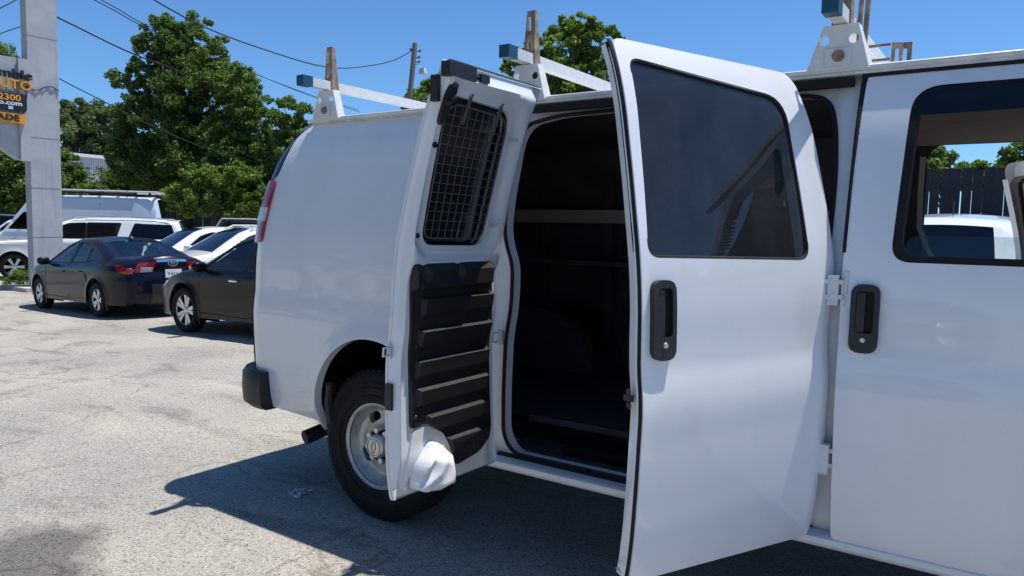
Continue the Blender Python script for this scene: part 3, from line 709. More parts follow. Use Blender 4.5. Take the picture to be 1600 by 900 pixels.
for a, z in ((.556, 1.345), (.357, 1.345), (.56, 1.06), (.563, .79), (.20, .60)): mb = MB(); mb.lathe([(0, .006), (.006, .005), (.010, .001), (.010, -.006)], 10, 'y', p2(a, z, float(inn2(a, z))+.016)); mb.build('screw', M_black, tp)
# crumpled metal at the bottom of that door
BP = roundpoly([(.30, .535), (.345, .60), (.40, .695), (.50, .745), (.575, .735), (.605, .62), (.605, .51), (.30, .505)], .02, 3)
mb = MB(); sheet(mb, BP, [], .012, lambda a, z: (a, ins(z)-H2[1]+inn2(a, z)+.010, z), lambda a, z: (a, ins(z)-H2[1]+inn2(a, z)-.004, z)); mb.build('inner_corner', M_white, door2)
def dent(a, z):
    pl = np.stack([(a-.355)*1.15, (.635-a)*.95, (.705-z)*.95+.005, .095+.25*(.47-a), (z-.47)*1.6])
    k = 260.0; h = -np.log(np.exp(-k*pl).sum(0))/k
    h = h-.016*np.abs(np.sin((z-.5)*48+a*36))*sstep(.495, .54, a)*sstep(.635, .60, a)-.004*np.sin(a*90+z*60)
    return h
BD = roundpoly([(.368, .545), (.39, .59), (.455, .685), (.50, .695), (.575, .61), (.605, .51), (.49, .492), (.42, .50)], .025, 4)
BD = [(.482+(a-.482)*.88, .585+(z-.585)*.9) for a, z in BD]
mb = MB(); sheet(mb, BD, [], .005, lambda a, z: (a, ins(z)-H2[1]+.055+np.maximum(dent(a, z), -.01), z), lambda a, z: (a, ins(z)-H2[1]+.045, z)); mb.build('dented_corner', M_white, door2, smooth=50)
# latch hardware on that door
mb = MB(); sheet(mb, roundpoly([(.555, 1.995), (.590, 2.02), (.602, 1.98), (.604, 1.875), (.582, 1.865), (.566, 1.93)], .02), [], .01, lambda a, z: (a, ins(z)-H2[1]+inn2(a, z)+.016, z), lambda a, z: (a, ins(z)-H2[1]+inn2(a, z), z))
for a, z in ((.585, 2.0), (.575, 1.96), (.592, 1.94)): mb.lathe([(0, .036), (.009, .034), (.011, .02)], 10, 'y', p2(a, z, .055))
mb.build('latch', M_black, door2)
mb = MB(); mb.box(p2(.545, 2.055, .035), (.15, .04, .05)); mb.box(p2(.42, 2.05, .045), (.05, .03, .028)); mb.tube([p2(.48, 2.05, .045), p2(.42, 2.05, .045)], .010, 8); mb.box(p2(.622, 1.99, .025), (.02, .03, .09)); mb.build('latch_cover', M_black, door2)
for a, z, r in ((.588, 1.80, .011), (.590, 1.475, .010)): mb = MB(); mb.lathe([(0, .002), (r, .001), (r, -.006)], 14, 'y', p2(a, z, .064)); mb.build('plug', M_rubber, door2)
mb = MB(); mb.lathe([(0, .0), (.006, .0), (.007, .004), (.016, .004), (.018, 0), (.018, -.004)], 16, 'y', p2(.575, 1.405, .063)); mb.build('grommet', M_rack, door2)
mb = MB(); mb.box(p2(.650, .875, .022), (.010, .030, .10)); mb.build('bump_stop', M_black, door2)
mb = MB(); mb.box(p2(.650, 1.045, .02), (.006, .02, .05)); mb.tube([p2(.65, 1.06, .02), p2(.675, 1.06, .015), p2(.675, 1.03, .015), p2(.65, 1.03, .02)], .005, 6); mb.build('striker', M_alu, door2)
# ---- front passenger door, closed, glass wound down
def d3(off):
    def f(a, z): return a, ins(z)+off-.006+.05*np.maximum(0, 2.19-a)**2*4, z
    return f
D3 = roundpoly([(2.172, .462), (3.15, .462), (3.15, 1.43), (2.93, 2.0), (2.80, 2.062), (2.178, 2.066), (2.165, 1.4)], [.03, .02, .02, .05, .08, .03, 0], 5)
W3 = roundpoly([(2.305, 1.425), (3.10, 1.425), (3.10, 1.47), (2.88, 1.93), (2.78, 2.003), (2.325, 2.003)], [.06, .02, .05, .06, .06, .09], 6)
mb = MB(); sheet(mb, D3, [W3], .02, d3(0), lambda a, z: d3(.045)(a, z)); 
door3 = mb.build('front_door', M_white, van)
cW = np.mean(W3, 0); W3i = [((a-cW[0])*.95+cW[0]+.004, (z-cW[1])*.94+cW[1]+.004) for a, z in W3]
mb = MB(); sheet(mb, W3, [W3i], .012, d3(.004), lambda a, z: d3(.06)(a, z)); mb.build('window_frame', M_rubber, door3)
mb = MB(); sheet(mb, roundpoly([(2.338, 1.44), (3.05, 1.44), (3.04, 1.512), (2.345, 1.512)], [.01, .02, .02, .035]), [], .03, d3(.03)); mb.build('window_glass', M_glass, door3)
mb = MB(); sheet(mb, roundpoly([(2.335, 1.90), (2.80, 1.905), (2.78, 1.985), (2.36, 1.985)], [.01, .01, .02, .03]), [], .03, d3(-.012)); mb.build('rain_visor', M_tint, door3)
handle(door3, d3, 2.243, 1.238, .043, .112)
mb = MB(); mb.grid([[(2.160, float(ins(z))-.004, z), (2.176, float(ins(z))-.006, z), (2.176, float(ins(z))+.02, z)] for z in np.linspace(1.45, 2.065, 24)]); mb.tube([(2.166, float(ins(z))-.002, z) for z in np.linspace(1.45, 2.065, 24)], .007, 8); mb.build('weather_strip', M_rubber, van)
# door mirror
mb = MB(); mb.lathe([(0, -.05), (.09, -.045), (.115, 0), (.10, .05), (0, .06)], 20, 'x', (3.02, -.16, 1.50))
for i, (x, y, z) in enumerate(mb.v): mb.v[i] = (x, y, 1.50+(z-1.50)*1.25)
mb.tube([(3.03, -.08, 1.45), (3.06, .04, 1.45)], .03, 8); mr = mb.build('door_mirror', M_black, van)
mb = MB(); mb.lathe([(0, 0), (.095, 0), (.1, .01)], 20, 'x', (2.966, -.16, 1.5)); mb.build('mirror_glass', M_chrome, mr)
# ---- cab interior and driver's side
mb = MB(); mb.grid([[(x, u, 1.97+.04*(1-((u-1)/.75)**2)) for u in np.linspace(.32, 1.70, 12)] for x in np.linspace(2.1, 2.95, 6)])
mb.grid([[(x, 1.66+.02*k, z) for k, z in enumerate((2.0, 1.99, 1.978, 1.968))] for x in np.linspace(2.05, 3.1, 6)]); mb.build('headliner', M_head, van)
pL = atY(1443, 300, 1.86)[0]
mb = MB(); mb.grid([[(x, 1.84+.02*math.sin(z*3), z) for z in np.linspace(.6, 2.03, 14)] for x in (1.9, 2.0, pL-.012, pL)])
mb.grid([[(pL, y, z) for z in np.linspace(.6, 2.03, 14)] for y in (1.84, 1.93)])
mb.add([(pL-.01, 1.85, 2.0), (pL+.09, 1.85, 2.0), (pL+.03, 1.85, 1.955), (pL, 1.85, 1.90), (pL-.01, 1.85, 1.88)], [(0, 1, 2, 3, 4)])
mb.build('pillar_trim', M_int, van)
mb = MB(); mb.tube([(pL+.004, 1.85, z) for z in np.linspace(1.0, 1.9, 10)], .009, 8); mb.build('pillar_seal', M_rubber, van)
mb = MB(); sb = [atY(x, y, 1.80) for x, y in ((1438, 245), (1434, 300), (1432, 355), (1444, 390), (1460, 412), (1478, 440))]
mb.grid([[tuple(p+np.array((0, 0, 0))), tuple(p+np.array((.026, .010, .0)))] for p in sb]); mb.build('seat_belt', M_belt, van)
MB().box((2.05, 1.0, 1.05), (.02, 1.7, .9)).build('cab_partition', M_int, van)
# driver's door standing ajar on the far side
hd = empty('driver_door', (3.12, 1.98, 0), 0, van)
tgt = 1618; best = min(np.arange(0, 1.3, .01), key=lambda t: abs((lambda p: 800+FOC*((p-CAM)@RGT)/((p-CAM)@FWD))(np.array((3.12-.93*math.cos(t), 1.98+.93*math.sin(t), 1.55)))-tgt))
hd.rotation_euler = (0, 0, -best)
D4 = [(-.93, .5), (0, .5), (0, 1.45), (-.25, 1.90), (-.35, 1.945), (-.86, 1.945), (-.93, 1.9)]
W4 = roundpoly([(-.80, 1.40), (-.06, 1.40), (-.28, 1.81), (-.77, 1.84)], .05)
f4 = lambda a, z: (a, -ins(z)+0*a, z); 
mb = MB(); sheet(mb, roundpoly(D4, .04), [W4], .03, f4, lambda a, z: (a, -ins(z)-.05+0*a, z)); mb.build('door_skin', M_white, hd)
mb = MB(); sheet(mb, roundpoly([(a*.89-.0, 1.2+(z-1.2)*.885) for a, z in D4], .04), [W4], .03, lambda a, z: (a, -ins(z)-.055, z), lambda a, z: (a, -ins(z)-.09, z)); mb.build('door_trim', M_tan, hd)
mb = MB(); mb.tube([(a, -float(ins(z))-.06, z) for a, z in W4], .012, 8, closed=True); mb.build('window_seal', M_rubber, hd)
mb = MB(); sheet(mb, W4, [], .05, lambda a, z: (a, -ins(z)-.03, z)); mb.build('window_glass', M_glass, hd)
MB().grid([[(a, -float(ins(z))-.093, z) for z in np.linspace(.7, 1.85, 12)] for a in (-.885, -.87, -.824)]).build('door_edge', M_white, hd)
# driver seat and steering wheel, low in the cab
mb = MB(); 
def blob(mb, c, d, k=4, n=14):
    V = []
    for i in range(n+1):
        for j in range(n*2):
            th = math.pi*i/n; ph = math.pi*j/n; p = np.array((math.sin(th)*math.cos(ph), math.sin(th)*math.sin(ph), math.cos(th)))
            p = np.sign(p)*np.abs(p)**(2/k); V.append(np.array(c)+p*np.array(d)/2)
    m = n*2; F = [(i*m+j, i*m+(j+1) % m, (i+1)*m+(j+1) % m, (i+1)*m+j) for i in range(n) for j in range(m)]
    return mb.add(V, F)
for y in (.55, 1.45):
    m_ = MB(); blob(m_, (2.62, y, .82), (.52, .5, .16)); blob(m_, (2.33, y, 1.05), (.16, .48, .50)); m_.build('cab_seat', M_seat, van)
mb = MB(); mb.tube([(2.98+.06*math.cos(a), 1.45+.19*math.sin(a), 1.14+.17*math.cos(a)) for a in np.linspace(0, 2*math.pi, 33)[:-1]], .013, 8, closed=True); mb.build('steering_wheel', M_black, van)
mb = MB(); blob(mb, (3.25, 1.0, 1.12), (.5, 1.6, .34), 5); mb.build('dashboard', M_int, van)
# ------------------------------------------------------------------ parked cars
class Car:
    """side sheets + a ribbon over the top; car points to +x, origin on the ground at the centre"""
    def __init__(s, L, W, prof, belt, tumble, wheels, wr, r=.10, nose=.22, crown=.03):
        s.L = L; s.W = W/2; s.prof = np.array(prof, float); s.belt = belt; s.t = tumble; s.wx = wheels; s.wr = wr; s.r = r; s.nose = nose; s.crown = crown
        bot = .22
        s.poly = [(prof[0][0], bot+.02)]+[tuple(p) for p in prof]+[(prof[-1][0], bot+.02)]
        s.arch = []
        for x in wheels:
            c = wr+.02; a = np.linspace(R(-20), R(200), 22); s.arch.append([(x+(wr+.055)*math.cos(k), c+(wr+.055)*math.sin(k)) for k in a]+[(x-(wr+.05), .1), (x+(wr+.05), .1)])
    def y(s, x, z, off=0.0, rnd=True):
        x = np.asarray(x, float); z = np.asarray(z, float); h = s.L/2
        w = s.W*(1-s.nose*np.clip((np.abs(x)-h*.55)/(h*.45), 0, 1.05)**2.4)
        zb = s.belt(x) if callable(s.belt) else s.belt
        k = (z-.62)/.5; w = w-.035*np.clip(np.abs(k), 0, 1.4)**2
        sh = np.clip(z-zb, 0, 9); w = w-s.t*sh-.025*sstep(0, .04, sh)
        w = w-.012*np.exp(-((z-(zb-.10))/.05)**2)*-1  # shoulder
        if rnd:
            P = np.stack([x.ravel(), z.ravel()], 1); q, d = nearest_open(s.prof, P); d = d.reshape(x.shape)
            d = np.clip(d, 0, s.r); w = w-(s.r-np.sqrt(np.maximum(0, s.r**2-(s.r-d)**2)))
        for wx in s.wx:                      # arch lips
            dd = np.hypot(x-wx, z-s.wr-.02)-(s.wr+.055); w = w+.015*np.exp(-(dd/.05)**2)*(z < s.wr*2.6)
        return w+off
    def side(s, mb, poly, holes, step, off=0.0, flange=None, sides=(1, -1)):
        for sd in sides:
            fl = None if flange is None else (lambda a, b: (a, sd*s.y(a, b, flange), b))
            sheet(mb, poly, holes, step, lambda a, b: (a, sd*s.y(a, b, off), b), fl)
        return mb
    def rib(s, i0, i1, t0=-1, t1=1, off=0, n=15, sub=6):
        """strip of the top ribbon from profile vertex i0 to i1"""
        rows = []
        pr = s.prof
        cum = np.concatenate([[0], np.cumsum(np.hypot(*np.diff(pr, axis=0).T))])
        a, b = np.interp([i0, i1], range(len(pr)), cum); m = max(3, int((b-a)/.05))
        h = s.L/2
        for u in np.linspace(a, b, m):
            x = np.interp(u, cum, pr[:, 0]); z = np.interp(u, cum, pr[:, 1]); e = float(s.y(np.array([x]), np.array([z]))[0])
            x2 = np.interp(u+.03, cum, pr[:, 0]); z2 = np.interp(u+.03, cum, pr[:, 1]); x1 = np.interp(u-.03, cum, pr[:, 0]); z1 = np.interp(u-.03, cum, pr[:, 1])
            t = np.array((x2-x1, z2-z1)); t /= np.linalg.norm(t)+1e-9; nn = np.array((-t[1], t[0]))
            if nn[1] < -.2: nn = -nn
            endk = np.clip((abs(x)-h*.82)/(h*.18), 0, 1)*.10
            row = []
            for v in np.linspace(t0, t1, n):
                c = (1-v*v)*(s.crown+endk)+off
                sg = np.sign(x) if abs(nn[0]) > .5 else np.sign(x)
                d = nn.copy()
                if d[0]*x < 0 and abs(d[1]) < .6: d = -d
                row.append((x+d[0]*c, e*v, z+d[1]*c))
            rows.append(row)
        return rows
def nearest_open(poly, P):
    best = np.full(len(P), 1e9); q = P.copy()
    for a, b in zip(poly[:-1], poly[1:]):
        d = b-a; L = d@d
        if L < 1e-12: continue
        t = np.clip(((P-a)@d)/L, 0, 1); c = a+t[:, None]*d; e = ((P-c)**2).sum(1); m = e < best; best[m] = e[m]; q[m] = c[m]
    return q, np.sqrt(best)
def smooth_prof(pts, keys):
    """resample with rounded corners; keys = indices that stay addressable"""
    return pts
def car_wheel(par, loc, r, w, rr, style, flip, dark=M_liner, mat=M_alloy):
    wh = empty('wheel', loc, math.pi if flip else 0, par)
    MB().lathe(tyre_prof(r, w, rr), 40).build('tyre', M_tyre, wh)
    mb = MB(); mb.lathe([(rr-.012, -w*.30), (rr-.004, -w*.40), (rr+.008, -w*.43), (rr+.01, -w*.36)], 40)
    n, wi, wo, tw = style
    for k in range(n):
        a = 2*math.pi*k/n; ca, sa = math.cos(a), math.sin(a)
        for e in ((-tw, tw) if tw else (0,)):
            P = []
            for rad, hw, yy in ((.05, wi, -w*.30), (rr*.55, (wi+wo)/2, -w*.33), (rr-.008, wo, -w*.38)):
                o = e*rad/rr
                P.append([(rad*ca-(o+q*hw)*sa, yy+(.0 if abs(q) < 1 else .012), rad*sa+(o+q*hw)*ca) for q in (-1.01, -1, -.9, .9, 1, 1.01)])
            mb.grid(P)
    mb.lathe([(0, -w*.36), (.035, -w*.36), (.05, -w*.33), (.062, -w*.28)], 20)
    mb.build('rim', mat, wh)
    MB().lathe([(0, w*.05), (rr*.8, w*.05), (rr-.005, -w*.1), (rr-.005, w*.3)], 28).build('brake_disc', dark, wh)
    return wh
def car_lamp(car, par, name, mat, poly, off=.012, sides=(1, -1)):
    for sd in sides:
        mb = MB(); car.side(mb, poly, [], .02, off, -.02, sides=(sd,)); mb.build(name, mat, par)
def seats(par, xs, z, y, mat, hz=.62):
    z -= .06
    for x in xs:
        for sd in (-1, 1):
            mb = MB(); blob(mb, (x, sd*y, z), (.14, .44, hz)); blob(mb, (x-.03, sd*y, z+hz/2+.10), (.10, .24, .17), 3); mb.build('seat', mat, par)
def mirror(par, x, y, z, mat, s=1):
    for sd in (1, -1):
        mb = MB(); blob(mb, (x, sd*(y+.10), z), (.13*s, .22*s, .15*s), 3); mb.tube([(x, sd*(y-.04), z-.05), (x, sd*(y+.06), z-.03)], .022, 8); mb.build('door_mirror', mat, par)
def finish_car(name, car, paint, i_hood, i_ws, i_roof, i_rg, side_wins, glass, label, loc, rz, ry, wst, seatmat=M_seat, ws_glass=None, rg_t=.86, rr=.24, roofmat=None, wmat=M_alloy, sills=True, step=.035):
    root = empty(name, loc, rz, None, ry)
    prop(root, label, 'car')
    mb = MB(); car.side(mb, car.poly, car.arch+side_wins, step, 0, None)
    n = len(car.prof)-1
    for a, b in ((0, i_ws), (i_roof, i_rg), (i_rg+1, n)): mb.grid(car.rib(a, b))
    for a, b in ((i_ws, i_roof), (i_rg, i_rg+1)):
        mb.grid(car.rib(a, b, -1, -rg_t, n=3)); mb.grid(car.rib(a, b, rg_t, 1, n=3))
    mb.build('body', paint, root)
    mb = MB(); mb.grid(car.rib(i_ws, i_roof, -rg_t, rg_t, -.006)); mb.build('windscreen', ws_glass or glass, root)
    mb = MB(); mb.grid(car.rib(i_rg, i_rg+1, -rg_t, rg_t, -.006)); mb.build('rear_window', glass, root)
    for w in side_wins:
        for sd in (1, -1):
            mb = MB(); car.side(mb, w, [], .06, -.010, sides=(sd,)); g_ = mb.build('side_window', glass, root)
            mb = MB(); mb.tube([(a, sd*float(car.y(np.array([a]), np.array([b]), -.004)[0]), b) for a, b in w], .010, 6, closed=True); mb.build('window_trim', M_rubber, g_)
    # dark tub: floor and wheel arches
    mb = MB(); mb.box((0, 0, .30), (car.L*.86, car.W*1.7, .16)); 
    for x in car.wx:
        for sd in (1, -1):
            mb.grid([[(x+(car.wr+.06)*math.cos(a), sd*yy, car.wr+.02+(car.wr+.06)*math.sin(a)) for yy in (car.W*.62, car.W-.055)] for a in np.linspace(R(-15), R(195), 14)])
            mb.grid([[(x+(car.wr+.06)*q, sd*car.W*.62, zz) for zz in (.15, car.wr*2+.05)] for q in (-1, 1)])
    mb.build('underbody', M_liner, root)
    for x in car.wx:
        car_wheel(root, (x, -car.W+.115, car.wr), car.wr, .21, rr, wst, False, mat=wmat); car_wheel(root, (x, car.W-.115, car.wr), car.wr, .21, rr, wst, True, mat=wmat)
    return root
def seam(car, par, lines, name='door_seam', mat=M_rubber):
    for ln in lines:
        for sd in (1, -1):
            mb = MB(); mb.tube([(a, sd*float(car.y(np.array([a]), np.array([b]), .001)[0]), b) for a, b in ln], .005, 5); mb.build(name, mat, par)
def door_handles(car, par, spots, mat=M_chrome):
    for x, z in spots:
        for sd in (1, -1):
            y = float(car.y(np.array([x]), np.array([z]))[0]); mb = MB(); blob(mb, (x, sd*(y+.015), z), (.19, .03, .032), 3, 8); mb.build('door_handle', mat, par)
def slope_ry(x, heading=-1): return math.atan((gz(x+.5)-gz(x-.5)))
# --- compact saloon, navy
def sedan(name, paint, L, W, H, label, loc, rz, ry, wst, rr, wr, wb, glass, seatmat):
    h = L/2; k = H/1.435
    P = [(h-.03, .30), (h, .45), (h-.02, .60), (h-.10, .70), (h-.45, .83), (h-1.08, .965*k), (h-1.35, 1.03*k), (h-1.95, 1.36*k), (h-2.25, 1.425*k), (h-2.55, 1.435*k), (h-2.95, 1.415*k), (h-3.30, 1.35*k), (h-4.02, 1.085*k), (h-4.28, 1.075*k), (h-L+.10, 1.05*k), (h-L+.03, 1.0), (h-L+.045, .82), (h-L, .70), (h-L, .45), (h-L+.06, .28)]
    P = [(a*L/4.63 if False else a, b) for a, b in P]
    belt = lambda x: .90+.045*(h-x)/L
    f0 = h-.93; ax = [f0, f0-wb]
    car = Car(L, W, P, belt, .42, ax, wr, .10)
    w1 = roundpoly([(h-1.42, .955), (h-1.98, 1.285*k), (h-2.30, 1.345*k), (h-2.38, 1.345*k), (h-2.42, .955)], [.02, .08, .05, .02, .02], 4)
    w2 = roundpoly([(h-2.48, .958), (h-2.46, 1.348*k), (h-2.75, 1.338*k), (h-3.06, 1.265*k), (h-3.14, .985)], [.02, .02, .08, .03, .02], 4)
    w3 = roundpoly([(h-3.18, .99), (h-3.10, 1.25*k), (h-3.26, 1.18*k), (h-3.44, 1.03)], [.01, .02, .03, .03], 4)
    o = finish_car(name, car, paint, 0, 6, 8, 11, [w1, w2, w3], glass, label, loc, rz, ry, wst, seatmat, rr=rr)
    seats(o, (h-2.25, h-3.12), .80, .36, seatmat, .55)
    mirror(o, h-1.52, car.W-.02, .985, paint)
    seam(car, o, [[(h-1.36, .32), (h-1.38, .85), (h-1.40, .93)], [(h-2.45, .32), (h-2.45, .93)], [(h-3.30, .62), (h-3.22, .80), (h-3.18, .95)], [(h-1.36, .32), (h-2.4, .29), (h-3.2, .33)]])
    door_handles(car, o, [(h-2.24, .80), (h-3.02, .815)], paint)
    return o, car, h
def place(x, y): return (x, y, gz(x))
HL = np.array([-math.cos(YAW), -math.sin(YAW)]); FH = np.array([-math.sin(YAW), math.cos(YAW)])
def at_depth(px, D):
    """ground point below the pixel column px at horizontal depth D from the camera"""
    p = np.array([CAM[0], CAM[1]])+FH*D-HL*((px-800)/FOC*D); return p
# navy saloon -------------------------------------------------------
nav, car, h = sedan('parked_sedan', M_navy, 4.63, 1.78, 1.435, 'navy blue sedan with red tail lamps parked beside the sign pillar', place(-12.33, 5.14), math.pi-R(4.4), slope_ry(-12.33), (5, .018, .028, .040), .205, .318, 2.70, M_glass, M_seatl)
for sd in (1, -1):
    tlp = [(-h+.02, .80), (-h+.05, .90), (-h+.30, .955), (-h+.34, .93), (-h+.24, .84), (-h+.05, .79)]
    mb = MB(); car.side(mb, roundpoly(tlp, .01, 2), [], .02, .012, -.02, sides=(sd,)); a = mb.build('tail_lamp', M_red, nav)
    P = car.rib(15.05, 16.0, .52 if sd > 0 else -1.0, 1.0 if sd > 0 else -.52, .012, 9)
    mb = MB(); mb.grid(P); mb.build('lamp_lens', M_red, a)
    P = car.rib(15.42, 15.98, .56 if sd > 0 else -.86, .86 if sd > 0 else -.56, .018, 7); mb = MB(); mb.grid(P); mb.build('reverse_lens', M_clear, a)
rx = -h-.09
mb = MB(); mb.grid(car.rib(14.75, 15.05, -.55, .55, .012, 9)); mb.build('boot_lip', M_navy, nav)
mb = MB(); mb.grid(car.rib(15.0, 15.08, -.50, .50, .018, 9)); mb.build('chrome_strip', M_chrome, nav)
mb = MB(); mb.box((rx-.045, 0, .80), (.012, .30, .15)); pl = mb.build('number_plate', M_plate, nav)
def back_text(txt, size, par, x, y, z, mat, name, rz=-90):
    me = text_mesh(txt, size, .002); o = mobj(name, me, mat, par); o.location = (x, y, z); o.rotation_euler = (R(90), 0, R(rz)); return o
back_text('YA11', .085, pl, rx-.053, .11, .77, M_darkblue, 'plate_text')
back_text('COROLLA', .075, nav, rx-.012, .70, .845, M_chrome, 'badge_text')
mb = MB(); mb.tube([(rx-.03, .085*math.cos(a), .985+.055*math.sin(a)) for a in np.linspace(0, 2*math.pi, 25)[:-1]], .009, 6, closed=True)
mb.tube([(rx-.03, .03*math.cos(a), .985+.055*math.sin(a)) for a in np.linspace(0, 2*math.pi, 17)[:-1]], .007, 6, closed=True); mb.tube([(rx-.03, .06*math.cos(a), 1.005+.022*math.sin(a)) for a in np.linspace(0, 2*math.pi, 17)[:-1]], .007, 6, closed=True); mb.build('emblem', M_chrome, nav)
mb = MB(); mb.grid(car.rib(17.3, 18.8, -.62, .62, .01, 9)); mb.build('bumper_insert', M_black, nav)
mb = MB(); mb.box((h-3.12, 0, 1.45), (.16, .035, .045), taper=.5); mb.build('roof_antenna', M_blackp, nav)
# black saloon ------------------------------------------------------
alt, car2, h2 = sedan('parked_sedan', M_blackp, 4.88, 1.85, 1.45, 'black sedan with two-tone alloy wheels nosed in behind the white cargo van', place(-6.02, 4.56), math.pi-R(1), slope_ry(-6.5), (5, .022, .034, .05), .235, .335, 2.82, M_glass, M_seat)
mb = MB(); x, z = h2-2.24, .80
mb = MB()
for sd in (1, -1): 
    y = float(car2.y(np.array([x]), np.array([z]))[0]); m_ = MB(); blob(m_, (x, sd*(y+.022), z), (.20, .03, .036), 3, 8); m_.build('door_handle', M_chrome, alt)
car_lamp(car2, alt, 'headlamp', M_clear, roundpoly([(h2-.05, .62), (h2-.08, .70), (h2-.40, .765), (h2-.55, .765), (h2-.30, .66)], .02, 2))
# full-size white SUV, side on -------------------------------------
def suv(name, paint, label, loc, rz, L=5.7, W=2.04, H=1.89, glass=M_tint, wr=.40):
    h = L/2
    P = [(h-.03, .42), (h, .60), (h-.03, .92), (h-.12, 1.08), (h-.60, 1.16), (h-1.30, 1.20), (h-1.55, 1.24), (h-2.18, 1.74), (h-2.45, 1.835), (h-3.0, H-.01), (h-4.0, H), (h-5.0, H-.03), (h-5.42, H-.08), (h-L+.07, 1.22), (h-L+.02, 1.12), (h-L, .8), (h-L+.02, .5), (h-L+.06, .42)]
    car = Car(L, W, P, 1.22, .30, [h-1.0, h-1.0-3.3], wr, .10, .12)
    ws = [roundpoly(q, .04, 3) for q in ([(h-1.80, 1.26), (h-2.25, 1.65), (h-2.42, 1.72), (h-2.88, 1.74), (h-2.88, 1.26)], [(h-2.905, 1.26), (h-2.905, 1.745), (h-3.85, 1.75), (h-3.72, 1.26)], [(h-4.05, 1.26), (h-4.22, 1.745), (h-5.25, 1.72), (h-5.40, 1.26)])]
    o = finish_car(name, car, paint, 0, 6, 8, 12, ws, glass, label, loc, rz, 0, (6, .03, .05, 0), ws_glass=M_dark, rr=.28, step=.05)
    o['category'] = 'suv'
    mirror(o, h-1.85, car.W-.02, 1.30, paint, 1.3)
    seam(car, o, [[(h-1.62, .5), (h-1.66, 1.22)], [(h-2.88, .5), (h-2.88, 1.24)], [(h-3.95, 1.24), (h-3.75, .9), (h-3.80, .5)]])
    door_handles(car, o, [(h-2.72, 1.06), (h-3.62, 1.06)])
    for sd in (1, -1):
        mb = MB(); mb.tube([(h-2.5, sd*.72, H-.02), (h-2.6, sd*.72, H+.035), (h-3.9, sd*.72, H+.045), (h-5.1, sd*.72, H+.01), (h-5.2, sd*.72, H-.04)], .018, 8); mb.build('roof_rail', M_chrome, o)
    car_lamp(car, o, 'headlamp', M_clear, roundpoly([(h-.03, .92), (h-.10, 1.04), (h-.42, 1.05), (h-.30, .95)], .02, 2))
    return o, car, h
ang = math.atan2(HL[1], HL[0])
def heading(deg):            # 0 = across the picture to the left, 90 = straight towards the lens
    v = HL*math.cos(R(deg))-FH*math.sin(R(deg)); return math.atan2(v[1], v[0])
def hv(deg): return HL*math.cos(R(deg))-FH*math.sin(R(deg))
def hn(deg): return HL*math.sin(R(deg))+FH*math.cos(R(deg))
fw = at_depth(20, 22.0); c = fw-hv(16)*1.85+hn(16)*1.0
s1, carS, hS = suv('parked_suv', M_whitec, 'large white SUV with dark tinted windows parked behind the sign pillar', place(*c), heading(16))
# high-roof camper van with roof rack -----------------------------
h = 2.95
P = [(h-.03, .40), (h, .6), (h-.04, .95), (h-.15, 1.12), (h-.75, 1.32), (h-.95, 1.40), (h-1.62, 2.36), (h-1.85, 2.56), (h-2.4, 2.65), (h-4.0, 2.67), (h-5.5, 2.65), (h-5.68, 2.56), (h-5.86, 1.6), (h-5.88, 1.5), (h-5.90, .9), (h-5.9, .45)]
carT = Car(5.9, 2.05, P, 1.45, .13, [h-.95, h-.95-3.75], .36, .13, .10)
ws = [roundpoly([(h-1.15, 1.48), (h-1.60, 2.05), (h-2.20, 2.08), (h-2.25, 1.48)], .05, 3)]
pc = at_depth(252, 26.4)
c = pc+hv(16)*2.95+hn(16)*1.0
cam_van = finish_car('camper_van', carT, M_camper, 0, 5, 6, 11, ws, M_dark, 'pale silver high-roof van with slatted roof rack behind the white SUV', place(*c), heading(16), 0, (8, .02, .03, 0), rr=.2, step=.07); cam_van['category'] = 'van'
seam(carT, cam_van, [[(h-2.35, .5), (h-2.35, 2.45)], [(h-3.9, .5), (h-3.9, 2.45)], [(h-2.4, 1.72), (h-5.8, 1.72)]])
for yy in (-.75, .75):
    MB().tube([(h-2.0, yy, 2.78), (h-2.2, yy, 2.84), (h-5.75, yy, 2.84)], .035, 8).build('rack_rail', M_alu, cam_van)
for x in np.linspace(h-2.2, h-5.7, 7): MB().box((x, 0, 2.86), (.09, 1.5, .03)).build('rack_slat', M_alu, cam_van)
for x in (h-2.4, h-4.0, h-5.5):
    for yy in (-.75, .75): MB().box((x, yy, 2.76), (.08, .05, .15)).build('rack_foot', M_black, cam_van)
MB().box((h-3.6, .80, 2.77), (3.0, .05, .07)).build('rack_awning', M_black, cam_van)
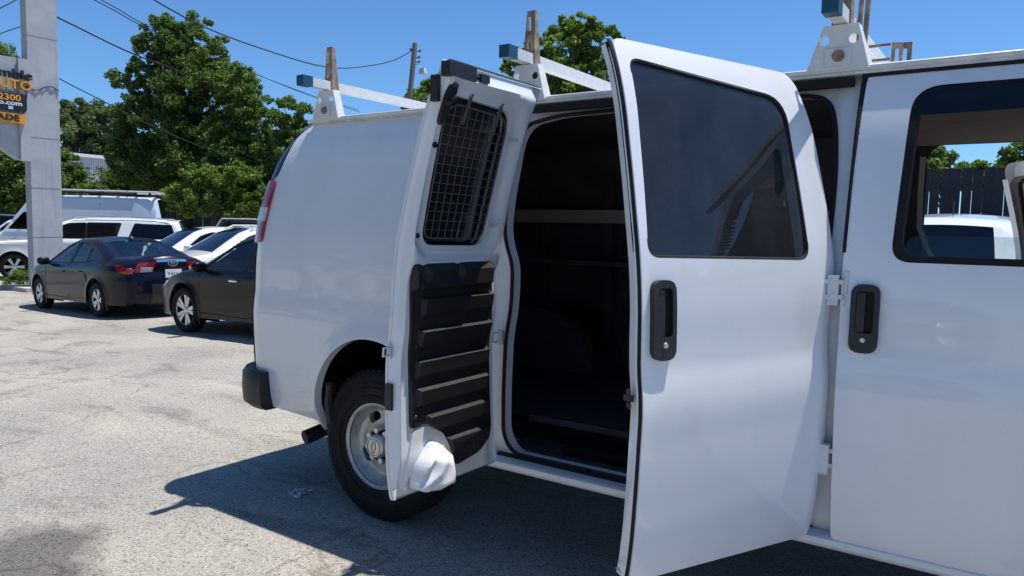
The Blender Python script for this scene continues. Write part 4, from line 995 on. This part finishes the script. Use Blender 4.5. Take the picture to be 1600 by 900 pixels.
# crossovers -------------------------------------------------------
def cross(name, paint, label, loc, rz, glass=M_tint, rails=True, L=4.65, H=1.69):
    h = L/2
    P = [(h-.04, .38), (h, .55), (h-.04, .78), (h-.16, .92), (h-.55, 1.02), (h-1.05, 1.10), (h-1.22, 1.13), (h-1.92, 1.55), (h-2.2, 1.645), (h-2.6, H), (h-3.3, H-.005), (h-4.0, H-.06), (h-4.22, H-.13), (h-4.56, 1.12), (h-4.62, 1.02), (h-4.65, .8), (h-4.62, .5), (h-4.58, .38)]
    car = Car(L, 1.86, P, lambda x: 1.03+.05*(h-x)/L, .36, [h-.92, h-.92-2.7], .345, .10)
    ws = [roundpoly(q, .04, 3) for q in ([(h-1.50, 1.10), (h-2.02, 1.46), (h-2.30, 1.55), (h-2.45, 1.56), (h-2.48, 1.10)], [(h-2.55, 1.10), (h-2.53, 1.565), (h-3.25, 1.55), (h-3.40, 1.12)], [(h-3.48, 1.13), (h-3.35, 1.545), (h-3.85, 1.48), (h-4.12, 1.25)])]
    o = finish_car(name, car, paint, 0, 6, 8, 12, ws, glass, label, loc, rz, 0, (5, .03, .045, 0), ws_glass=M_dark, rr=.23, step=.05); o['category'] = 'suv'
    mirror(o, h-1.50, car.W-.02, 1.15, paint, 1.15)
    seam(car, o, [[(h-1.42, .45), (h-1.44, 1.06)], [(h-2.5, .45), (h-2.5, 1.08)]]); door_handles(car, o, [(h-2.32, .95), (h-3.2, .97)], paint)
    if rails:
        for sd in (1, -1):
            mb = MB(); mb.tube([(h-2.15, sd*.60, 1.63), (h-2.35, sd*.60, H+.03), (h-3.3, sd*.60, H+.035), (h-3.95, sd*.60, H-.01), (h-4.05, sd*.60, H-.06)], .02, 8); mb.build('roof_rail', M_alu, o)
    car_lamp(car, o, 'headlamp', M_clear, roundpoly([(h-.05, .78), (h-.14, .88), (h-.50, .93), (h-.62, .92), (h-.35, .82)], .02, 2))
    return o
c = at_depth(382, 17.4); wA = cross('parked_crossover', M_whitec, 'white crossover with roof rails, its nose hidden behind the black sedan', place(*c), heading(48))
c = at_depth(312, 20.6); wB = cross('parked_crossover', M_whitec, 'white crossover without rails between the large white SUV and the railed white crossover', place(*c), heading(48), rails=False)
c = at_depth(345, 25.5); wC = cross('parked_crossover', M_blackp, 'black crossover with silver roof rails in front of the dark plank fence', place(*c), heading(20), H=1.93)
# two more at the far left, partly out of view
c = at_depth(-48, 27.0)-HL*1.85+FH*1.0; s2, _, _ = suv('parked_suv', M_whitec, 'white SUV showing its bonnet and windscreen left of the sign pillar', place(*c), ang, glass=M_dark)
c = at_depth(28, 32.0)+HL*2.6+FH*1.0; s3, _, _ = suv('parked_suv', M_blackp, 'dark SUV showing its tail beyond the white bonnet', place(*c), ang, L=5.7, H=1.95)
# beyond the driver's window
wD = cross('parked_crossover', M_whitec, 'white crossover seen through the cab window of the van', (2.05, 7.6, 0), R(88), glass=M_dark, rails=True, H=1.73)
wE = cross('parked_crossover', M_blackp, 'dark crossover between the plank fence and the white car seen through the cab', (1.9, 12.4, 0), R(-90), H=1.78)
mb = MB(); mb.tube([(2.02, 6.4, 1.68), (2.03, 6.3, 1.88)], [.006, .003], 6); a = mb.build('roof_antenna', M_blackp, wD); a.parent = wD; a.matrix_parent_inverse = wD.matrix_basis.inverted()

# unseen cars added behind the viewer to reflect in the van paint and glass
def twin(src, x, y, rz, label):
    o = copy_tree(src); o.location = (x, y, gz(x)); o.rotation_euler = (0, 0, R(rz)); o['label'] = label; return o
twin(wD, 4.6, -9.6, 84, 'white crossover added out of view to reflect in the van cab')
twin(wC, 1.3, -9.9, 93, 'black crossover added out of view to reflect in the open side doors')
twin(wB, -2.2, -9.4, 88, 'white crossover added out of view to reflect in the van flank by the rear wheel')
# ------------------------------------------------------------------ sign
pb = atD(54, 445, 19.1); PX, PY, PZ = pb[0], pb[1], gz(pb[0])
sgn = empty('auto_sign', (PX, PY, PZ)); prop(sgn, 'grey stucco sign pylon with orange and black dealership lettering', 'sign')
def inv(x, y): p = atX(x, y, PX); return p[1]-PY, p[2]-PZ         # on the face X = PX
wY = inv(93.5, 200)[0]
zs_ = [0]+[inv(54, y)[1] for y in (371, 294, 215)]+[inv(54, 57)[1], inv(54, -45)[1], inv(54, -160)[1]]
for a, b in zip(zs_[:-1], zs_[1:]):
    MB().box((-.16, wY/2, (a+b)/2), (.32, wY, b-a-.022)).build('pillar_block', M_conc, sgn)
MB().box((-.165, wY/2, zs_[-1]/2), (.29, wY-.03, zs_[-1]-.1)).build('pillar_core', M_conc, sgn)
MB().box((-.16, -.25, zs_[-1]+.4), (.5, 4.0, .8)).build('pillar_cap', M_conc, sgn)
yb0, zb1 = inv(42.5, 92); _, zb0 = inv(42.5, 205); yl = -4.6
zt = inv(43, 93)[1]; zb = inv(43, 206)[1]; zh = inv(44, 252)[1]
mb = MB(); poly = [(yl, zt), (-.05, zt), (-.05, zh), (-.30, zh+.05), (-1.05, zb-.12), (-1.8, zb), (yl, zb)]
mb.prism(poly, lambda a, b: (-.05, a, b), lambda a, b: (-.27, a, b)); mb.build('beam', M_conc, sgn)
mb = MB(); q = inv(43.5, 206)
mb.box((-.05, -.10, (zt+zh)/2), (.14, .24, zt-zh)); mb.build('bracket_plate', M_conc, sgn)
def panel(xr, yt, yb, mat, name):
    a = inv(xr, yt); b = inv(xr, yb); MB().box((.04, (a[0]+yl)/2, (a[1]+b[1])/2), (.14, a[0]-yl, a[1]-b[1])).build(name, mat, sgn); return a, b
a, b = panel(36.5, 149, 175, M_signblk, 'phone_panel')
a2, b2 = panel(37.3, 180, 194.5, M_orange, 'trade_panel')
def ftext(txt, xr, ytop, ybot, mat, name, depth, X=.11, bold=.0, sx=1.0):
    me = text_mesh(txt, 1.0, .5, bold); co = np.array([v.co[:] for v in me.vertices]); p = inv(xr, ytop); q = inv(xr, ybot); hgt = p[1]-q[1]
    cap = co[:, 1].max(); k = hgt/cap; x1 = co[:, 0].max()
    for v in me.vertices:
        x, y, z = v.co; v.co = (X+z*depth, p[0]+(x-x1)*k*sx, q[1]+y*k)
    return mobj(name, me, mat, sgn)
ftext('Humble', 47, 113, 126.5, M_signblk, 'letters_name', .10, -.02+.1, .012, 1.25)
ftext('AUTO', 46, 129, 142.5, M_orange, 'letters_auto', .10, .08, .012, 1.15)
ftext('2300', 29, 149.5, 159, M_orange, 'letters_phone', .02, .118, .02, 1.2)
ftext('auto.com', 31, 160.5, 166.5, M_signwht, 'letters_web', .02, .118, .02, 1.3)
ftext('TRADE', 27, 180.5, 190, M_signblk, 'letters_trade', .02, .118, .02, 1.2)
p, q = inv(9.5, 165.5), inv(17, 171.5)
MB().box((.118, (p[0]+q[0])/2, (p[1]+q[1])/2), (.02, q[0]-p[0], p[1]-q[1])).build('web_icon', M_birdblue, sgn)
mb = MB(); pts = [(.02+.012*math.sin(i*2), t*wY, inv(54+t*39.5, 138+3.5*math.sin(t*7)+t*2)[1]) for i, t in enumerate(np.linspace(-.05, 1, 14))]; mb.tube(pts, .014, 6); mb.tube([(.025, -.06, pts[0][2]), (.025, -.07, pts[0][2]-.6), (.03, -.25, pts[0][2]-.75)], .012, 6); mb.build('conduit', M_wire, sgn)
MB().box((.06, -.42, inv(41, 187)[1]), (.06, .06, .20)).build('junction_box', M_black, sgn)
# kerb island under the pylon + weeds
mb = MB(); mb.box((PX-.3, PY+.62, PZ+.05), (1.5, 2.0, .10)); kb = mb.build('kerb_island', M_kerb); prop(kb, 'low concrete kerb island under the sign pillar', 'kerb')
# ------------------------------------------------------------------ trees and plants
rng = np.random.default_rng(5)
def leaf_mesh(C, size, up=.35):
    n = len(C); a = rng.normal(size=(n, 3)); a[:, 2] += up*2; a /= np.linalg.norm(a, axis=1)[:, None]
    t = np.cross(a, rng.normal(size=(n, 3))); t /= np.linalg.norm(t, axis=1)[:, None]+1e-9; b = np.cross(a, t)
    s = (size*(.6+.8*rng.random(n)))[:, None]; w = s*.62
    V = np.stack([C-t*s*.5, C+b*w*.5+a*s*.10, C+t*s*.55, C-b*w*.5+a*s*.10], 1).reshape(-1, 3)
    me = bpy.data.meshes.new('leaves'); me.vertices.add(len(V)); me.vertices.foreach_set('co', V.ravel().astype(np.float32))
    me.loops.add(n*4); me.loops.foreach_set('vertex_index', np.arange(n*4, dtype=np.int32))
    me.polygons.add(n); me.polygons.foreach_set('loop_start', np.arange(0, n*4, 4, dtype=np.int32)); me.polygons.foreach_set('loop_total', np.full(n, 4, np.int32))
    me.update(calc_edges=True); return me
def tree(name, base, lobes, nleaf, size, mat, label, cat='tree', group=None, trunk=.25, nclump=60, limb=True, spread=.26, shell=.30):
    """lobes: (dx,dy,z, rx,ry,rz) ellipsoids of the crown in metres from the base"""
    base = np.array(base, float); o = empty(name, base); prop(o, label, cat, group)
    vol = np.array([l[3]*l[4]*l[5] for l in lobes])**.75; vol = vol/vol.sum(); C = []; cl = []
    for l, v in zip(lobes, vol):
        k = max(4, int(nclump*v)); d = rng.normal(size=(k, 3)); d /= np.linalg.norm(d, axis=1)[:, None]; r = (shell+(1-shell)*rng.random(k)**.7)[:, None]
        cc = np.array(l[:3])+d*r*np.array(l[3:]); cl.append(cc); per = max(6, int(nleaf*v/k))
        for c_, rr_ in zip(cc, .65+.7*rng.random(k)):
            m = int(per*rr_*(.6+.8*rng.random())); q = rng.normal(size=(m, 3)); q /= np.linalg.norm(q, axis=1)[:, None]; q *= (rng.random(m)**.45)[:, None]
            C.append(c_+q*np.array((1, 1, .75))*spread*np.mean(l[3:])*rr_*1.5)
    C = np.concatenate(C); cl = np.concatenate(cl); C = C[C[:, 2] > .05]
    mobj('crown', leaf_mesh(C, size), mat, o)
    if limb:
        mb = MB(); zc = np.mean([l[2] for l in lobes]); top = max(l[2] for l in lobes)
        lean = rng.normal(size=2)*.04*top; tp = np.array((lobes[0][0]*.6+lean[0], lobes[0][1]*.6+lean[1], top))
        tr = [np.array((tp[0]*t**1.4+.06*math.sin(5*t)*trunk*2, tp[1]*t**1.4, tp[2]*t-.12*(t == 0))) for t in np.linspace(0, 1, 9)]
        mb.tube(tr, [trunk*(1-.82*t)*(1.25 if t == 0 else 1) for t in np.linspace(0, 1, 9)], 10)
        for c_ in cl[rng.permutation(len(cl))[:26]]:
            t = np.clip(c_[2]/top*.62, .12, .8); k = t*8; i = int(k); s0 = tr[i]*(1-(k-i))+tr[min(8, i+1)]*(k-i); mid = (s0+c_)/2+np.array((0, 0, .10*np.linalg.norm(c_-s0)))
            mb.tube([s0, mid, c_], [trunk*(1-.82*t)*.45, trunk*.20, trunk*.05], 6, cap=False)
        mb.build('trunk', M_bark, o)
    return o
def gbase(px, D): p = at_depth(px, D); return np.array((p[0], p[1], gz(p[0])))
def lob(base, D, px, py, wx, wy, dd=0):
    """ellipsoid seen at pixel (px,py) with half-sizes in pixels, at depth D+dd"""
    p = atD(px, py, D+dd)-base; return (p[0], p[1], p[2], wx*D/FOC, wx*D/FOC, wy*D/FOC)
TG = 'trees beyond the lot'
def ptree(name, px, D, specs, n, size, mat, label, **k):
    b = gbase(px, D); L = [lob(b, D, *s) for s in specs]; return tree(name, b, L, n, size, mat, label, group=TG, **k)
ptree('oak_tree', 285, 44, [(292, 75, 62, 50), (262, 60, 55, 40), (228, 130, 55, 40), (310, 150, 80, 60), (250, 200, 75, 60), (355, 160, 55, 60), (325, 240, 90, 60), (205, 240, 45, 40), (255, 270, 70, 45)], 90000, .20, M_leafC, 'tall dark green broadleaf tree, the highest one, rising behind the dark fence', nclump=1000, trunk=.42, spread=.115, shell=.38)
ptree('ash_tree', 395, 41, [(380, 140, 40, 42), (410, 200, 45, 45), (365, 215, 45, 55), (420, 255, 45, 40), (385, 275, 65, 45)], 30000, .20, M_leafA, 'mid green tree leaning out on the cargo van side of the tallest tree', nclump=460, trunk=.25, spread=.12, shell=.38)
ptree('maple_tree', 452, 36, [(455, 190, 34, 36), (445, 240, 42, 40), (472, 225, 36, 34), (455, 290, 45, 45)], 20000, .18, M_leafA, 'bushy tree just behind the tail of the white cargo van', nclump=190, trunk=.2, spread=.17, shell=.4)
ptree('shrub_tree', 330, 35, [(320, 285, 36, 32), (300, 308, 42, 24), (345, 300, 38, 28), (385, 300, 38, 30), (415, 310, 36, 22), (365, 270, 28, 26), (360, 326, 50, 14), (300, 328, 40, 12)], 24000, .16, M_leafB, 'bright yellow green scrub overhanging the dark plank fence', nclump=300, trunk=.08, spread=.16, shell=.45)
ptree('grove_tree', 130, 66, [(120, 178, 46, 26), (140, 205, 55, 34), (110, 235, 50, 34), (165, 200, 36, 36), (180, 240, 40, 36), (205, 262, 50, 40)], 36000, .28, M_leafD, 'grey green distant tree between the sign pillar and the tallest tree', nclump=330, trunk=.3, spread=.15, shell=.45)
ptree('grove_tree', 105, 48, [(108, 285, 26, 32), (98, 262, 24, 30), (130, 303, 30, 18), (155, 300, 28, 16)], 16000, .18, M_leafA, 'low green tree beside the sign pillar in front of the white building', nclump=130, trunk=.15)
ptree('cedar_tree', 225, 50, [(215, 285, 50, 45), (245, 300, 45, 40), (190, 300, 30, 36), (260, 265, 40, 40), (275, 305, 40, 35)], 34000, .2, M_leafC, 'dark tree filling the gap beside the white building', nclump=220, trunk=.3)
ptree('walnut_tree', -40, 36, [(-22, 85, 44, 34), (-50, 110, 60, 50), (-90, 60, 60, 60)], 22000, .17, M_leafB, 'leafy tree rising above the beam of the sign', nclump=180, trunk=.3)
ptree('hedge_tree', 10, 40, [(15, 260, 36, 36), (40, 250, 26, 28), (-10, 285, 50, 38), (35, 305, 40, 34), (0, 320, 45, 24), (60, 290, 30, 44)], 34000, .18, M_leafA, 'dense green tree under the beam of the sign', nclump=260, trunk=.2)
ptree('tulip_tree', 885, 27, [(905, 45, 34, 32), (880, 70, 48, 40), (935, 75, 42, 42), (830, 100, 44, 38), (870, 125, 60, 44), (940, 120, 50, 44), (795, 105, 22, 24), (955, 55, 16, 16), (895, 190, 90, 60)], 32000, .145, M_leafB, 'bright green broadleaf tree behind the middle roof rack of the cargo van', nclump=760, trunk=.28, spread=.105, shell=.38)
ptree('pole_tree', 662, 46, [(660, 140, 18, 20), (655, 165, 26, 22), (672, 185, 26, 24)], 7000, .18, M_leafB, 'small leafy tree at the foot of the utility pole', nclump=70, trunk=.15)
ptree('fence_tree', 1470, 24, [(1468, 252, 22, 20), (1450, 272, 30, 25), (1490, 285, 30, 22)], 9000, .13, M_leafA, 'rounded green tree behind the fence seen through the cab window', nclump=90, trunk=.12)
ptree('fence_tree', 1530, 26, [(1520, 262, 24, 12), (1545, 276, 34, 14), (1500, 268, 14, 10)], 7000, .13, M_leafB, 'low pale green tree behind the fence seen through the cab window', nclump=70, trunk=.1)
ptree('fence_tree', 1600, 24, [(1590, 250, 26, 26), (1620, 265, 30, 30)], 7000, .13, M_leafA, 'green tree beyond the window of the open driver door', nclump=60, trunk=.12)
# unseen trees added behind the viewer: block skylight, reflect in the van flank
C = []
for x, y, hh, rr_ in ((-36, -20, 12, 5.5), (-28, -16, 13, 5.5), (-20, -13, 14, 5), (-13, -12, 14, 4.8), (-7, -12.5, 12, 4)):
    q = rng.normal(size=(3600, 3)); q /= np.linalg.norm(q, axis=1)[:, None]; q *= (rng.random(3600)**.4)[:, None]
    C.append(np.array((x, y, hh*.5))+q*np.array((rr_, rr_*.7, hh*.5)))
C = np.concatenate(C); C = C[C[:, 2] > 0]
wd = mobj('sky_blocker_trees', leaf_mesh(C, .5), M_leafC); prop(wd, 'unseen row of trees added to block sky light from the van flank', 'trees', kind='stuff')
# weeds on the kerb
wb = atG(21, 449)
tree('weed_plant', (wb[0]+.2, wb[1], wb[2]), [(0, 0, .28, .26, .26, .30), (.35, .1, .12, .4, .3, .14), (-.3, -.1, .12, .25, .2, .12)], 1500, .05, M_leafB, 'scraggly green weeds growing by the kerb at the sign pillar', cat='plant', nclump=40, trunk=.012)
# ------------------------------------------------------------------ fences and building
def fence(name, p0, p1, n, H, label, individually, z0=None, gap=.012):
    p0 = np.array(p0); p1 = np.array(p1); d = p1-p0; L = np.linalg.norm(d); d /= L; ang_ = math.atan2(d[1], d[0])
    o = empty(name, (*p0, gz(p0[0]) if z0 is None else z0), ang_); prop(o, label, 'fence'); w = L/n
    me = None; mb = MB()
    for k in range(n):
        if individually:
            if me is None:
                me = mesh(*(lambda m: (m.v, m.f))(MB().box((0, 0, H/2), (w-gap, .022, H))), 0); me.materials.append(M_fence)
            q = mobj('plank', me, None, o); q.location = ((k+.5)*w, rng.normal()*.004, rng.normal()*.01); q.rotation_euler = (0, rng.normal()*.004, 0)
        else: mb.box(((k+.5)*w, rng.normal()*.01, H/2+rng.normal()*.015), (w-gap, .03, H))
    if not individually:
        q = mb.build('planks', M_fence, o, smooth=0); q['kind'] = 'stuff'
    for zz in ((.4, H/2, H-.35) if individually else (.4, H-.4)): MB().box((L/2, .05, zz), (L, .05, .09)).build('rail', M_fence, o)
    return o
fence('plank_fence', (-9.0, 15.2), (8.0, 14.4), 92, 2.86, 'tall dark plank fence with light gaps seen through the cab window', True, 0, .015)
a, b = at_depth(230, 46), at_depth(560, 38)
fence('plank_fence', a, b, 110, 2.45, 'dark plank fence running below the tall trees', False)
a, b = at_depth(96, 58), at_depth(182, 62)
bl = empty('white_building', (*((a+b)/2), -.33), math.atan2(*(b-a)[::-1])); prop(bl, 'white metal clad building between the trees', 'building')
L_ = np.linalg.norm(b-a); ztop = atD(130, 247, 60)[2]+.33
MB().box((0, 3, ztop/2), (L_, 6, ztop)).build('wall', M_bldg, bl)
MB().box((0, 2.9, ztop+.12), (L_+.3, 6.4, .24)).build('parapet', M_signwht, bl)
me = mesh(*(lambda m: (m.v, m.f))(MB().box((0, 0, 0), (.05, .08, ztop-.05))), 0); me.materials.append(M_bldg)
for k in range(24): q = mobj('cladding_rib', me, None, bl); q.location = (-L_/2+.1+k*(L_-.2)/23, -.04, ztop/2-.02)
# ------------------------------------------------------------------ utility pole and cables
pb = gbase(640, 42); up = empty('utility_pole', pb); prop(up, 'weathered wooden utility pole with lamp and insulators', 'pole')
pt_, pm = atD(648.5, 68, 42)-pb, atD(638, 175, 42)-pb; dr = (pm-pt_)/(pm[2]-pt_[2]); pf_ = pt_+dr*(0-pt_[2])
MB().tube([pf_-(0, 0, .2), pt_*.5+pf_*.5, pt_], [.19, .17, .14], 12).build('pole_shaft', M_pole, up)
for py_, sx in ((78, -.22), (80, .30), (90, .25), (97, .25)):
    q = atD(648, py_, 42)-pb; e = q+np.array([RGT[0]*sx, RGT[1]*sx, .0]); mb = MB(); mb.tube([q, e], .03, 6); mb.lathe([(0, .09), (.06, .07), (.05, 0), (.07, -.03), (0, -.06)], 10, 'z', tuple(e)); mb.build('insulator', M_black, up)
q = atD(643, 106, 42)-pb; e = atD(661, 108, 42)-pb; mb = MB(); mb.tube([q, (q+e)/2+(0, 0, .25), e], .025, 6); mb.build('lamp_arm', M_alu, up); MB().box(tuple(e-(0, 0, .1)), (.4, .3, .32), taper=.7).build('lamp_head', M_alu, up)
def cable(pts, r, label, n=24):
    P = [atD(x, y, D) for x, y, D in pts]; t = np.linspace(0, 1, len(P)); tt = np.linspace(0, 1, n); f_ = [hermite(t, [p[i] for p in P]) for i in range(3)]
    mb = MB(); mb.tube([tuple(float(k(v)) for k in f_) for v in tt], r, 6); o = mb.build('overhead_cable', M_wire); prop(o, label, 'cable', 'overhead cables'); return o
cable([(646, 78, 42), (610, 96, 40), (550, 106, 38), (500, 103, 36), (430, 83, 33), (330, 47, 30), (241, 0, 27), (150, -60, 25)], .028, 'thick sagging cable ending at the utility pole')
cable([(20, -8, 30), (120, 42, 33), (208, 84, 36), (300, 118, 41)], .035, 'thick black cable passing in front of the sign pillar top')
cable([(128, -10, 34), (180, 17, 37), (222, 40, 40), (330, 88, 47), (476, 145, 60), (560, 172, 70)], .024, 'upper of the paired thin cables entering the tallest tree')
cable([(132, -14, 34), (184, 14, 37), (228, 39, 40), (340, 90, 47), (480, 148, 60), (562, 175, 70)], .024, 'lower of the paired thin cables entering the tallest tree')
cable([(94.5, 122, 20.6), (100, 127, 20.8), (157, 156, 23), (230, 193, 26), (310, 227, 30), (380, 248, 34), (430, 262, 38)], .016, 'service cable running from the sign pillar down past the trees')
cable([(-40, 33, 24), (0, 13, 26), (40, -8, 28)], .02, 'short cable crossing the corner above the sign beam')
cable([(46, 37, 19.2), (22, 45, 21), (-30, 63, 24)], .014, 'thin cable tied to the side of the sign pillar')
# litter
lp = atG(466, 773); mb = MB()
for k in range(16):
    a = rng.normal(size=3)*np.array((.035, .03, .006)); mb.box((a[0], a[1], .006+abs(a[2])), (.025, .02, .006), Matrix.Rotation(rng.random()*6, 3, 'Z') @ Matrix.Rotation(rng.normal()*.4, 3, 'X'))
lt = mb.build('paper_scrap', M_litter, None, tuple(lp)); prop(lt, 'crumpled pale scrap on the shaded asphalt behind the van wheel', 'litter')
